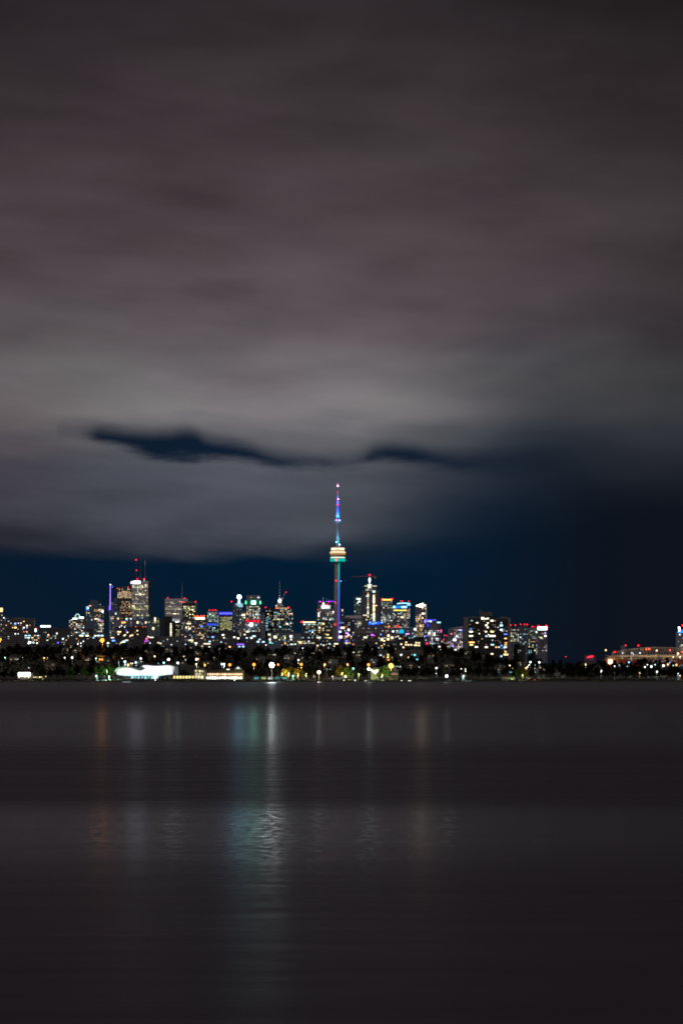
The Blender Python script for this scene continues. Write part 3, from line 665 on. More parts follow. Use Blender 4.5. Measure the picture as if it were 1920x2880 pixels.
# twin round black towers
b = Bld('round_tower', 'pair of joined black towers with one rounded side and column of lit windows', 447, 508, 1746, 4700, 20, body=False, mat=facade((.02, .022, .03), (.012, .015, .022), 3.2, 3.0, .5, .7))
MB().lathe([(b.w * .26, 0), (b.w * .26, b.h), (b.w * .24, b.h + 1)], b.X(464), b.w * .27, 28).build('wall', b.mat, b.e)
b.solidbox(470, 491, 1741, dy=.5, depth=18); b.solidbox(491, 507.5, 1746, dy=2, depth=18); b.solidbox(457, 483, 1733, dy=6, depth=12)
MB().lathe([(b.w * .13, b.Z(1746)), (b.w * .14, b.Z(1744)), (b.w * .10, b.Z(1741))], b.X(497), 10, 20).build('roof', glow((.75, .85, .9), .35), b.e)
b.win(496, 1749, (.9, .95, 1), 6, 6, 3, 1.7); b.win(502, 1748.4, (.9, .95, 1), 5, 4, 3, 1.7); b.win(488, 1744, (.7, .75, .8), 1.2, 6, 6, .3)
for j in range(8): b.win(480.5, 1755 + j * 5, (1, .88, .55), 3.5 + (j % 3), 4.4, 3, .3)
b.zone(493, 506, 1753, 1790, .5, 'y', 1.0, 2.8, 4, dy=1.8); b.done()
b = Bld('condo_tower', 'condo tower speckled with small lights right of the twin black towers', 509, 549, 1743, 5600, 24, wall=(.12, .12, .14))
b.zone(510, 583, 1746, 1812, .34, 'x', 2.0, 4.6, 4.7); b.win(531, 1754, (1, .9, .5), 5, 10, 3); b.win(524, 1765, (1, .75, .45), 4, 4, 5); b.win(533, 1768, (1, .85, .5), 5, 5, 4); b.done()
b = Bld('condo_tower', 'condo tower with an orange and cream glowing roof rim', 549, 580, 1743, 5500, 22, wall=(.14, .12, .12), pent=.6)
b.box('roof_light', 549.5, 575.5, 1737.5, 1742, glow((1, .82, .58), 4.5)); b.box('roof_light', 546, 574, 1733.5, 1735.8, glow((1, .13, .03), 2.2), dy=3)
for x in (547.5, 556, 566, 573.5): b.beacon(x, 1732.3, 'o', 1.6)
b.zone(550, 579, 1746, 1812, .4, 'w', 2.0, 4.6, 4.7); b.win(567, 1762, (.1, .3, 1), 3.5, 7, 4); b.zone(528, 556, 1800, 1806, .8, 'c', 3, 4.5, 4.5); b.done()
b = Bld('office_tower', 'stepped tower with pale green lit floors and a deep blue lit band', 583, 611, 1718.5, 6700, 28, wall=(.22, .24, .26), pent=1)
b.solidbox(581, 616, 1729, dy=-2, depth=30)
b.zone(584, 610, 1722, 1730, .8, 'g', 1.6, 4.4, 3.9, -.14); b.zone(582, 615, 1730, 1780, .66, 'g', 2.0, 4.4, 3.9, -2.2); b.box('light_band', 582, 609, 1754, 1759.5, glow((.04, .10, 1), .9), dy=-3)
for x in (589, 598, 606.5): b.beacon(x, 1716, 'r', 2.1)
b.done()
b = Bld('office_tower', 'square tower with bright blue crown band over yellow green lit floors', 616.5, 652.5, 1722, 6500, 30, wall=(.06, .06, .05), pent=0, par=0)
b.box('crown_light', 616, 652.5, 1723.5, 1727.8, glow((.10, .11, 1), 2.0)); b.box('crown_light', 616.4, 652, 1720.5, 1723.3, glow((.08, .07, 1), .7), dy=.5); b.box('crown_light', 616.4, 652, 1728, 1731.5, glow((.03, .03, .6), .35), dy=-.3)
b.zone(618.5, 652, 1735, 1773, .9, 'y', 2.3, 4.0, 4.1, spread=.4, rowp=.06); b.win(637, 1730.6, (.5, .6, 1), 2, 4, 2); b.done()
b = Bld('office_tower', 'slant topped dark glass tower carrying a bright white and blue beacon', 655, 683, 1706, 6800, 26, wall=(.12, .14, .17), par=0)
MB().prism([(b.X(657), b.Z(1706)), (b.X(683), b.Z(1706)), (b.X(683), b.Z(1698)), (b.X(661), b.Z(1698.5))], .5, 20).build('crown', solid((.20, .30, .36), .3), b.e)
for j, (x0, x1) in enumerate(((663, 682.5), (665, 682.5), (667, 682.5), (671, 682.5))): b.box('light_band', x0, x1, 1698 + j * 2.6, 1699.4 + j * 2.6, glow((.45, .85, 1), 1.2))
MB().lathe([(R_, z) for R_, z in ((3.4, b.Z(1697)), (2.6, b.Z(1690)), (1.9, b.Z(1684)))], b.X(672), 5, 12).build('mast', glow((.35, .62, 1), 3.5), b.e)
MB().ball((b.X(672.3), 4, b.Z(1679)), 5.6, 14, 10).build('beacon', glow((.72, 1, 1), 9), b.e)
b.beacon(651, 1692.5, 'r', 2.4); b.mast(655.5, 1693, 1708, .4); b.zone(656, 682, 1712, 1790, .12, 'm', 1.5, 4.4, 4.4); b.zone(674, 682, 1722, 1790, .5, 'c', 2, 4, 4.4); b.done()
b = Bld('hotel_block', 'grey slab with cream windows between slant topped and green lit towers', 679, 691, 1722, 6600, 20, wall=(.28, .26, .28))
b.zone(680, 690, 1724, 1740, .7, 'c', 2.5, 4.6, 5); b.win(684, 1730, (1, .95, .6), 5, 9, 3); b.zone(680, 690, 1742, 1790, .18, 'm', 2); b.done()
b = Bld('office_tower', 'tower with a glowing green logo sign and green corner lights over white floors', 691, 732, 1704, 6750, 30, wall=(.20, .20, .21), par=0)
b.solidbox(693, 731.5, 1690, dy=1, depth=28); b.solidbox(692.5, 731.5, 1673.8, dy=2, depth=26, mat=facade((.22, .22, .25), (.06, .06, .07), 5, 4, .5, .6))
sg = b.box('sign', 705.5, 720, 1689.5, 1700, glow((.0, .75, .38), 2.6), dy=-1.5); b.box('logo', 708, 718, 1691, 1699, glow((.80, 1, .92), 8), dy=-2.2, dd=.6, parent=sg)
for x in (691.2, 732): b.box('corner_light', x - 1.4, x + 1.4, 1690.5, 1699, glow((.12, 1, .45), 3))
b.win(726.5, 1680.6, (.7, .7, .9), 4, 5, 3, .8); b.win(706, 1680.6, (1, .5, .3), 1.5, 4, 2, .8)
b.zone(693, 731, 1704.5, 1722, .8, 'c', 3.4, 4.2, 4.2, spread=.5); b.zone(693, 731, 1723, 1742, .5, 'c', 2.0, 4.2, 4.2); b.zone(693, 731, 1727, 1731, .9, 'b', 3.4, 4.2, 4.2)
b.box('light_band', 693, 731, 1744.5, 1750.8, glow((1, .01, .05), .7))
for x, y in ((698, 1746.8), (715.5, 1746.8), (726, 1748), (694, 1745)): b.beacon(x, y, 'r', 2.0, -1.8)
b.zone(693, 731, 1752, 1790, .3, 'x', 2, 4.4, 4.4)
MB().ball((0, 0, 0), 4.2, 14, 10).build('lamp', glow((.85, 1, 1), 10), b.e, (b.X(706.5), -4, b.Z(1757)))
b.win(694, 1727, (1, .2, .2), 2, 8, 3); b.done()
b = Bld('condo_tower', 'narrow banded grey tower squeezed right of the green lit tower', 733, 745, 1728, 6400, 20, mat=facade((.30, .28, .31), (.05, .05, .06), 6, 90, .45, .99))
b.win(737, 1750, (1, .8, .5), 2); b.done()
b = Bld('office_tower', 'broad stepped tower topped by a thin mast and one piercing white lamp', 745, 812, 1710, 6800, 36, wall=(.07, .09, .10), par=0)
b.solidbox(776, 810, 1707.5, dy=2); b.solidbox(811, 824.5, 1740, dy=1, depth=30)
MB().prism([(b.X(773), b.Z(1708)), (b.X(800), b.Z(1708)), (b.X(788), b.Z(1692)), (b.X(784), b.Z(1692))], 4, 26).build('roof', solid((.22, .24, .24)), b.e)
MB().ball((b.X(786.4), 2, b.Z(1689.5)), 3.6, 14, 10).build('lamp', glow((.95, 1, .92), 12), b.e)
b.mast(786.4, 1635, 1692, .9, 6, solid((.75, .75, .75))); MB().tube((b.X(789), 6, b.Z(1690)), (b.X(803.5), 6, b.Z(1667)), .8, .5).build('crane_jib', solid((.6, .6, .6)), b.e); b.beacon(804.2, 1665.5, 'r', 1.7, 5)
b.beacon(777.5, 1709, 'r', 2.6, -1); b.beacon(811.5, 1708.5, 'r', 2.5, -1); b.beacon(747, 1708.4, 'r', 2.3, -1); b.beacon(776.5, 1704, 'w', 1.5, 0); b.box('light_band', 775, 811, 1709.8, 1711.6, glow((1, .62, .3), .9), dy=-.8)
b.zone(778, 822, 1724, 1729, .75, 'c', 3, 4.6, 4); b.zone(769, 800, 1739, 1745, .9, 'y', 2.6, 4.2, 4.2); b.zone(747, 824, 1712, 1790, .26, 'm', 1.7, 4.6, 4.4); b.zone(748, 756, 1736, 1775, .5, 'b', 1.2, 4.4, 4.4)
for j in range(9): b.win(750, 1738 + j * 4.3, (.1, .55, 1), 1.8, 3, 2)
b.win(788, 1763.5, (.1, .9, .9), 4, 4, 3); b.win(807, 1755, (.95, .95, 1), 5, 5, 4); b.done()
b = Bld('glass_block', 'long low grey teal glass block under the broad stepped tower', 752, 830, 1779, 5900, 30, wall=(.16, .20, .21), pent=1.5)
b.zone(753, 829, 1782, 1812, .22, 'm', 2.2, 5, 5); b.win(757, 1785, (1, .95, .6), 5, 6, 3); b.win(774, 1792, (1, .9, .5), 4, 8, 7); b.win(756, 1799, (1, .95, .95), 7, 9, 3.6); b.win(818, 1790, (1, .92, .7), 8, 6, 5); b.win(819, 1799, (1, .75, .4), 4, 4, 4); b.win(757.5, 1808, (.1, .9, .85), 4, 10, 3); b.done()
b = Bld('low_block', 'long grey low block with wide arched windows left of the tower base', 820, 866, 1783, 6100, 24, wall=(.28, .26, .28), pent=1)
b.zone(821, 865, 1787, 1812, .18, 'c', 2.5, 5, 5); b.win(845, 1806, (1, .6, .25), 6, 10, 2.6); b.win(845, 1809.5, (1, .7, .4), 4, 9, 1.8); b.done()
b = Bld('condo_tower', 'square condo with one cream roof line and a red lamp at its left corner', 848, 888, 1750, 5500, 26, wall=(.08, .08, .09), pent=0, par=0)
b.box('roof_light', 852, 887, 1748.8, 1752, glow((1, .80, .45), 2.4)); b.beacon(849, 1749.2, 'r', 2.7, -1); b.beacon(853, 1748, 'r', 1.6, -1); b.beacon(846, 1750, 'r', 1.6, 3)
b.zone(853, 887, 1754, 1759, .9, 'g', 3.2, 5, 5); b.zone(849, 887, 1760, 1812, .30, 'm', 2.4, 5.4, 5.4); b.win(871, 1774.5, (.1, .45, 1), 4, 4, 3.4); b.zone(853, 887, 1806, 1812, .6, 'c', 3, 5, 5); b.done()
b = Bld('condo_tower', 'dark green glass condo tower left of the concrete shaft', 888, 935, 1747, 5400, 26, mat=facade((.07, .10, .09), (.02, .04, .04), 3.4, 4, .6, .8))
b.zone(889, 934, 1750, 1812, .22, 'm', 2.2, 5.4, 5.2); b.win(909, 1755, (1, .85, .3), 4, 6, 3.4); b.win(898, 1765.5, (1, .9, .7), 6, 4, 3.4); b.win(921, 1785.4, (1, .85, .3), 4, 7, 2.6); b.win(898, 1793.5, (1, .85, .7), 5, 7, 3.4); b.win(928, 1794.6, (1, .7, .25), 5, 9, 2.6); b.done()
b = Bld('condo_tower', 'tower under construction with a purple lit crane line, touching the concrete shaft', 890, 940, 1712, 6500, 28, wall=(.30, .27, .28), par=0)
b.solidbox(894, 931, 1700, dy=1, depth=24, mat=solid((.12, .13, .15)))
b.box('light_panel', 903, 928, 1703, 1712, glow((.75, .95, .95), 1.3), dy=-.5); b.box('light_panel', 907.5, 911, 1696, 1711, glow((.9, .97, 1), 6), dy=-1.2); b.box('parapet', 890.5, 931, 1713.5, 1718, solid((.45, .40, .42)), dy=-.5, dd=.45)
b.box('crane_light', 896, 902, 1690.8, 1692.4, glow((.35, .06, 1), 2)); b.box('crane_light', 915, 940, 1691, 1692.4, glow((.18, .06, 1), 2.2)); b.mast(908, 1680, 1700, .9, 2, glow((.3, .6, .9), .5)); MB().tube((b.X(908), 2, b.Z(1681)), (b.X(938), 2, b.Z(1691)), .35).build('crane_stay', solid((.3, .3, .3)), b.e)
MB().tube((b.X(895), 2, b.Z(1691.6)), (b.X(941), 2, b.Z(1691.8)), .6).build('crane_jib', solid((.3, .25, .3)), b.e)
for x, y, k, r in ((900, 1693, 'r', 2), (924.5, 1693, 'r', 1.6), (943, 1695.3, 'r', 1.9), (916, 1700.6, 'r', 2.0), (920.5, 1700.6, 'r', 2.2), (895.8, 1714.5, 'o', .9)): b.beacon(x, y, k, r, -2)
for px_ in (894, 900, 925.5, 931): MB().tube((b.X(px_), -1.5, b.Z(1714)), (b.X(px_), -1.5, b.Z(1692)), .5).build('column', solid((.4, .4, .42)), b.e)
b.zone(914, 939, 1719, 1745, .6, 'm', 2.5, 5, 4.4); b.zone(892, 914, 1719, 1745, .15, 'm', 2); b.box('light_band', 895, 897.5, 1723, 1735, glow((1, .95, .85), 3)); b.zone(893, 912, 1737, 1743, 1, 'g', 3.2, 5, 5.6, fx=.85, fy=.8); b.zone(926, 938, 1739, 1745, .9, 'b', 2.4, 4, 4); b.done()
b = Bld('apartment_tower', 'dark blue apartment tower just right of the concrete shaft', 954, 997, 1741, 5000, 24, mat=facade((.05, .07, .10), (.02, .03, .045), 3.2, 4.2, .6, .75))
b.zone(955, 996, 1744, 1815, .2, 'x', 2.2, 5.6, 5.4); b.win(975, 1781, (.3, .15, 1), 9, 7, 4); b.win(980, 1786, (1, .9, .85), 6, 4, 4); b.win(974, 1790.5, (1, .3, .22), 5, 8, 4.4); b.win(963, 1766, (1, .88, .65), 4, 11, 5); b.win(980, 1771.5, (1, .85, .7), 7, 5, 5); b.win(956, 1777, (.9, 1, .9), 5, 6, 4); b.win(957, 1792, (1, .85, .55), 4.5, 9, 7); b.win(973, 1804, (.1, .15, 1), 4, 6, 4); b.zone(966, 986, 1806, 1812, .7, 'w', 4, 5, 5); b.win(960, 1752, (.4, .5, .9), 1.2, 14, 2.6); b.done()
b = Bld('office_block', 'block with plain pale penthouse slab and cream windows right of the concrete shaft', 972, 1018, 1740, 6100, 30, wall=(.22, .20, .21), par=0)
b.solidbox(971, 1017, 1731.5, dy=-.6, depth=30, ybot=1740, name='penthouse', mat=solid((.58, .48, .46)))
b.zone(1004, 1017, 1747, 1765, .85, 'c', 3, 4.6, 4.2); b.zone(974, 1017, 1743, 1780, .22, 'c', 1.6, 4.6, 4.4); b.done()
b = Bld('office_tower', 'thin unlit tower seen just past the right side of the concrete shaft', 959, 967, 1716, 7400, 14, wall=(.10, .12, .15)); b.win(962.5, 1716.5, (1, .8, .5), 4, 2.4, 5); b.zone(960, 966, 1720, 1740, .2, 'b', 1); b.done()
b = Bld('condo_tower', 'slim teal glass tower with white top floors left of the crane topped tower', 995, 1017, 1680, 7000, 22, mat=facade((.17, .21, .22), (.04, .07, .08), 5.0, 80, .5, .99), pent=2)
b.solidbox(998, 1015, 1677, dy=3, depth=14); b.win(1008, 1684.5, (.75, 1, .85), 5, 12, 3); b.win(1010, 1692, (.8, 1, 1), 6, 6, 3.4); b.win(1005, 1697, (.8, .95, 1), 5, 2.6, 3); b.zone(996, 1016, 1700, 1735, .1, 'g', 1.2, 4.4, 4.4); b.done()
b = Bld('condo_tower', 'tall tower under construction with a bright lamp and crane on top', 1017, 1066, 1661, 6900, 32, mat=facade((.17, .17, .20), (.05, .05, .07), 3.6, 90, .45, .99), par=0)
b.solidbox(1027, 1058, 1648.5, dy=2, depth=26, mat=facade((.18, .19, .20), (.05, .05, .06), 3.6, 4, .5, .6)); b.solidbox(1033, 1045, 1642, dy=4, depth=14)
b.box('roof_light', 1025, 1035, 1647.6, 1649.2, glow((.9, .9, .45), 1.6), dy=.6); b.box('roof_light', 1047, 1059, 1647.6, 1649.2, glow((.9, .85, .6), 1.6), dy=.6); b.box('slab', 1020, 1061, 1649, 1650, solid((.4, .4, .4)), dy=-.5, dd=14)
b.win(1039, 1645.5, (.9, 1, .9), 3.5, 11, 3, 3); b.win(1039, 1651, (1, .97, .9), 5, 8, 4, 1.5); b.zone(1028, 1046, 1653, 1662, .7, 'c', 1.0, 5, 5, 1.5); b.win(1051, 1664, (.7, 1, .9), 3.5, 7, 5, -.4)
for j in range(14): b.win(1034.5, 1668 + j * 5.2 + random.uniform(-1, 1), random.choice(PAL['c']), random.choice((1.5, 3, 5, 7)), 3.4, 3.4)
for j in range(15): b.win(1051, 1675 + j * 5 + random.uniform(-1, 1), random.choice(PAL['w'][1:] + PAL['c']), random.choice((2.5, 4, 6, 7)), 5, 4)
b.zone(1020, 1032, 1728, 1733, .6, 'w', 2.5, 6, 5); b.zone(1043, 1056, 1727, 1748, .7, 'b', 2, 4, 4.4); b.zone(1019, 1065, 1666, 1745, .05, 'm', 2, 4.6, 4.4)
MB().lathe([(.6, b.Z(1641)), (1.4, b.Z(1636)), (2.9, b.Z(1631)), (1.6, b.Z(1627)), (.6, b.Z(1625))], b.X(1039), 3, 12).build('lamp', glow((.96, 1, .88), 4), b.e)
MB().tube((b.X(1039), 6, b.Z(1648)), (b.X(1039), 6, b.Z(1615)), .9).tube((b.X(1039), 6, b.Z(1616)), (b.X(1010), 6, b.Z(1620.4)), .25).tube((b.X(1039), 6, b.Z(1616)), (b.X(1056), 6, b.Z(1620.4)), .25).build('crane_mast', solid((.4, .2, .15)), b.e)
MB().box(b.X(988), b.X(1058), 5.3, 6.7, b.Z(1622), b.Z(1620.6)).box(b.X(1052), b.X(1058), 5, 7, b.Z(1626), b.Z(1622)).build('crane_jib', solid((.42, .14, .12)), b.e)
b.beacon(1039.2, 1617, 'r', 3.0, 4); b.done()
b = Bld('low_block', 'low block carrying a bright blue lit screen band below the crane topped tower', 1018, 1080, 1757, 6000, 22, wall=(.16, .14, .17), pent=1)
for x0, x1, y0, y1 in ((1036.5, 1044, 1749, 1757), (1045.5, 1052, 1750.5, 1757.5), (1053.5, 1059, 1750, 1756), (1060, 1068, 1749.4, 1752), (1061, 1066, 1753, 1756.5), (1069, 1075, 1749.6, 1754)):
    b.box('screen', x0, x1, y0, y1, glow((.02, .12, 1), 1.8), dy=-1.2)
for x, y in ((1041, 1751), (1056, 1752), (1074, 1751), (1049, 1754)): b.win(x, y, (.3, .7, 1), 4, 3.4, 2.6, -1.4)
b.zone(1019, 1079, 1760, 1800, .18, 'x', 2.2, 5, 5); b.done()
b = Bld('warehouse_block', 'long low dark block with pale rose roof edge right of the blue tower', 998, 1062, 1773, 4900, 30, mat=facade((.11, .09, .09), (.02, .025, .03), 10, 3.4, .7, .6), pent=1)
b.box('parapet', 998.5, 1061.5, 1774, 1782, solid((.17, .14, .14)), dy=-.5, dd=.45); b.box('light_band', 1030, 1045, 1777.4, 1778.4, glow((.5, .45, .4), .5), dy=-.8)
b.zone(999, 1061, 1786, 1812, .10, 'm', 2, 6, 5); b.win(1027, 1793, (1, .95, .7), 5, 9, 3.4); b.zone(1022, 1036, 1812, 1820, .7, 'w', 3.5, 5, 4); b.win(1046, 1786, (.5, .1, 1), 6, 6, 4); b.win(1052, 1788, (1, .1, .4), 3, 4, 2.6); b.done()
b = Bld('condo_tower', 'condo tower with yellow roof line and red corner lamps beside the curved roofed tower', 1071, 1103, 1687, 6800, 26, wall=(.24, .24, .26), pent=0, par=0)
b.solidbox(1073, 1103, 1683, dy=1, depth=22)
b.box('roof_light', 1075, 1100, 1685.6, 1688.6, glow((1, .72, .10), 2.4)); b.box('roof_light', 1072.5, 1076, 1684, 1688, glow((1, .10, .02), 3)); b.box('roof_light', 1099, 1104, 1684, 1688, glow((1, .10, .02), 3))
for x in (1077, 1075.2, 1100, 1102.5): b.beacon(x, 1684.6, 'r', 2.0, -1)
b.beacon(1073.3, 1693.5, 'r', 1.0, -1); b.zone(1072, 1103, 1690, 1706, .5, 'g', 1.3, 4.2, 4.2); b.zone(1072, 1103, 1707, 1712, .95, 'c', 3, 4.2, 4.2); b.zone(1071, 1103, 1713, 1800, .38, 'm', 2, 4.4, 4.4); b.zone(1071, 1082, 1722, 1750, .6, 'b', 2.4, 4.4, 4.4); b.done()
b = Bld('condo_tower', 'curved roofed tower with cyan, blue and yellow light lines', 1104, 1153, 1710, 6600, 30, wall=(.17, .17, .20), par=0)
b.solidbox(1112, 1153, 1700, dy=1, depth=26); b.solidbox(1120, 1150, 1695, dy=2, depth=22)
m = MB()
for i in range(12):
    x0 = 1116 + i * 3.1; z = lambda q: 1698.5 - 3.0 * math.sin(math.pi * min(1, max(0, (q - 1110) / 52)))
    m.tube((b.X(x0), -.3, b.Z(z(x0) + 1)), (b.X(x0 + 3.1), -.3, b.Z(z(x0 + 3.1) + 1)), 1.0)
m.build('roof_light', glow((.35, .8, 1), 2.6), b.e)
b.box('roof_light', 1106, 1144, 1704.5, 1710.5, glow((.01, .22, 1), 1.3)); b.box('roof_light', 1105.5, 1111, 1705, 1710, glow((.3, .85, 1), 4), dy=-1.4); b.box('roof_light', 1128.5, 1143, 1705.4, 1709.6, glow((.25, .80, 1), 4), dy=-1.4); b.box('roof_light', 1106, 1143, 1715.6, 1718.2, glow((.9, .85, .12), 1.8)); b.win(1115, 1715.6, (1, .3, .05), 6, 4, 3, -1.6); b.box('roof_light', 1144, 1154, 1700.5, 1703, glow((.2, .6, 1), 2.4))
for x, y in ((1141.5, 1716), (1139, 1715.4)): b.beacon(x, y, 'o', 1.7, -2)
for x, y in ((1126.5, 1690.5), (1131, 1690.5), (1149, 1691), (1121, 1697.5)): b.beacon(x, y, 'r', 1.8, 3)
b.zone(1104, 1153, 1720, 1800, .40, 'm', 2.2, 4.3, 4.3); b.zone(1144, 1153, 1712, 1740, .6, 'c', 2.2, 4.3, 4.3); b.win(1131, 1736.5, (1, .7, .35), 6, 8, 3); b.done()
b = Bld('condo_tower', 'condo tower with a glowing gold wedge shaped crown', 1168, 1190, 1708, 6700, 26, wall=(.22, .20, .21), par=0)
b.solidbox(1190, 1199, 1702, dy=1, depth=22)
MB().prism([(b.X(1169), b.Z(1703.5)), (b.X(1171), b.Z(1705)), (b.X(1190), b.Z(1709)), (b.X(1190.4), b.Z(1697)), (b.X(1188), b.Z(1696.8))], -.8, 6).build('crown', glow((1, .84, .52), 7), b.e)
b.win(1195, 1703, (1, .85, .5), 5, 4, 5); b.win(1189.6, 1726, (1, .9, .7), 5, 8, 4); b.zone(1169, 1198, 1710, 1728, .2, 'w', 2, 4.2, 4.4); b.zone(1169, 1190, 1728, 1800, .55, 'w', 2.0, 3.8, 4.2); b.zone(1168, 1180, 1735, 1750, .8, 'w', 2.4, 3.6, 4); b.zone(1180, 1192, 1755, 1765, .8, 'w', 3.4, 4, 4.2); b.box('light_band', 1197.5, 1198.6, 1706, 1745, glow((.8, .7, .6), .5)); b.done()
b = Bld('condo_block', 'block edged with violet and blue roof lights right of the gold crowned tower', 1193, 1239, 1746, 6300, 26, wall=(.15, .13, .19), par=0)
b.box('roof_light', 1193, 1226, 1743, 1745, glow((.10, .08, 1), 2)); b.box('roof_light', 1192.6, 1198, 1744, 1752, glow((.25, .10, 1), 3), dy=-1.3); b.box('roof_light', 1201, 1213, 1746.2, 1748.6, glow((.3, .75, .9), 1.6), dy=-1); b.box('roof_light', 1228.5, 1238.5, 1749.5, 1752.3, glow((.4, .9, .9), 2.4), dy=-1)
b.box('light_panel', 1200, 1206, 1755, 1763, glow((.05, .05, 1), .9), dy=-.8); b.win(1218, 1760, (1, .78, .35), 6, 11, 3.4); b.box('penthouse', 1209, 1229, 1756, 1772, solid((.20, .14, .17)), dy=-.5, dd=.45); b.win(1211, 1748, (.7, .95, 1), 6, 4, 3, -1.2)
for j in range(12): b.win(1214.6, 1772 + j * 3.7, (.95, .97, 1), 3, 1.8, 1.6)
b.beacon(1240, 1772.5, 'r', 2.2, 0); b.win(1240, 1776, (1, .1, .3), 3, 4, 6); b.zone(1194, 1238, 1772, 1812, .45, 'x', 2.2, 4.6, 4.6); b.win(1207, 1781, (1, .92, .6), 6, 5, 6); b.win(1221, 1784, (1, .92, .7), 6, 4, 8); b.done()
b = Bld('sign_tower', 'narrow lower block with upright red glowing sign between gold crowned tower and violet block', 1192, 1206, 1793, 5600, 14, wall=(.12, .08, .13))
b.box('sign', 1197.5, 1203, 1807, 1822, glow((1, .02, .07), 2.0)); b.win(1194, 1790, (.2, .3, 1), 4, 4, 4, -1); b.win(1200, 1831, (.5, .08, 1), 3, 5, 5, -1); b.win(1208, 1825, (.5, .1, 1), 4, 3, 3); b.zone(1192, 1206, 1795, 1806, .3, 'x', 2, 4, 4); b.done()
b = Bld('office_block', 'wide grey block with red roof lamps and cyan dome before the curved roofed tower', 1062, 1155, 1769, 5900, 26, wall=(.18, .16, .19), pent=1)
b.beacon(1093.5, 1762.5, 'o', 2.9, -1); b.beacon(1118.5, 1762.5, 'r', 3.0, -1); b.beacon(1115.6, 1761.5, 'r', 1.8, -1)
MB().lathe([(b.X(1134) - b.X(1128.5), b.Z(1781)), (5.2, b.Z(1776)), (3.8, b.Z(1772.5)), (.5, b.Z(1770.6))], b.X(1129), -5.5, 16).build('dome', glow((.0, .42, .75), 1.5), b.e)
b.box('light_panel', 1119, 1125, 1773, 1782, glow((.15, .40, .42), .5)); b.zone(1063, 1154, 1772, 1812, .26, 'x', 2.4, 5, 5); b.win(1105, 1776, (.8, .9, 1), 7, 5, 4); b.win(1166 - 20, 1783, (.9, .4, 1), 4, 9, 2.4)
for x, y in ((1073.5, 1798.6), (1091, 1798), (1080, 1804), (1092, 1788), (1102, 1793.6)): b.win(x, y, (1, .78, .42), 8, 5, 5, -.3)
b.done()
b = Bld('hotel_block', 'grey block with white lit windows below the gold crowned tower', 1140, 1168, 1766, 6200, 22, wall=(.27, .27, .30), pent=1)
b.win(1167, 1770, (.9, 1, .9), 7, 6, 5, -.3); b.win(1136, 1769.5, (.8, 1, .95), 6, 6, 5, -.3); b.zone(1161 - 20, 1176 - 8, 1780, 1796, .6, 'b', 3, 5, 4.4); b.done()
b = Bld('apartment_block', 'black flat roofed apartment block with orange lit windows in front of the gold crowned tower', 1116, 1190, 1800, 3500, 14, wall=(.035, .03, .03), pent=1)
b.solidbox(1134, 1147, 1790, dy=2, depth=10); b.solidbox(1154, 1175, 1795, dy=2, depth=10)
for x, y in ((1142, 1807), (1148, 1814), (1141, 1813.6), (1156, 1814), (1170, 1808), (1178, 1808.6), (1171, 1815), (1178, 1815.6), (1166, 1815), (1128, 1812), (1134, 1821)): b.win(x, y, (1, .72, .40), 4.5, 4.6, 3.6)
b.done()
b = Bld('brick_block', 'long brown brick apartment block above the lit lawn, scattered amber windows', 1062, 1188, 1832, 3300, 16, mat=facade((.13, .095, .07), (.015, .014, .013), 2.9, 3.2, .45, .5), pent=1)
b.solidbox(1110, 1148, 1830, dy=-1.5, depth=14)
for x, y, c, s, w in ((1070, 1843, 'b', 3, 6), (1078, 1847, 'w', 4, 3), (1091.5, 1842, 'y', 5, 5), (1091, 1849, 'y', 5, 6), (1092, 1856, 'o', 4, 6), (1101, 1850, 'c', 3, 3), (1106, 1857, 'c', 4, 4), (1107, 1863, 'y', 4, 4), (1127.5, 1842, 'b', 9, 4.4), (1148, 1849, 'y', 3, 3), (1158, 1843, 'y', 2.5, 4), (1120, 1856, 'w', 2, 3), (1116, 1864, 'w', 3, 2.5)):
    b.win(x, y, PAL[c][0], s, w, 3.4, -1.8)
b.win(1165.5, 1842.5, (.1, .65, 1), 8, 5, 4, -.3); b.win(1172.5, 1856.5, (.1, .6, 1), 9, 4, 6, -.3); b.done()
b = Bld('midrise_block', 'low dark midrise with cream upper windows left of the pale roofed condo', 1214, 1254, 1817, 4400, 14, wall=(.10, .08, .08), pent=1)
for x, y, w in ((1236, 1819, 9), (1238, 1826, 3), (1241.5, 1832.5, 7), (1228, 1823, 4), (1217, 1824, 3)): b.win(x, y, (1, .95, .8), 6, w, 3)
b.zone(1214, 1254, 1817, 1836, .15, 'm', 2, 6, 5); b.done()
b = Bld('condo_block', 'pale sloping roofed condo left of the big dark apartment slabs', 1261, 1302, 1768, 5600, 24, wall=(.26, .22, .24), par=0)
MB().prism([(b.X(1261), b.Z(1768)), (b.X(1302), b.Z(1768)), (b.X(1302), b.Z(1761)), (b.X(1275), b.Z(1765))], -.3, 22).build('roof', solid((.35, .30, .32)), b.e)
b.box('sign', 1294, 1300, 1771, 1775, glow((.1, .25, 1), 1.8)); b.zone(1276, 1301, 1770, 1800, .6, 'x', 2.6, 4.6, 4.4); b.zone(1262, 1301, 1800, 1835, .5, 'x', 2.4, 4.6, 4.4); b.win(1256, 1800, (.9, 1, 1), 8, 7, 5, -.3); b.win(1278, 1800, (.95, 1, 1), 9, 8, 5, -.3); b.win(1269, 1783, (1, .2, .25), 3.5, 5, 3); b.win(1284, 1790, (.8, .95, 1), 6, 5, 3); b.win(1292, 1832, (1, .75, .1), 5, 9, 2.4); b.win(1280, 1828, (1, .95, .9), 6, 5, 3.5); b.win(1272, 1817, (.1, .2, 1), 5, 5, 4); b.done()
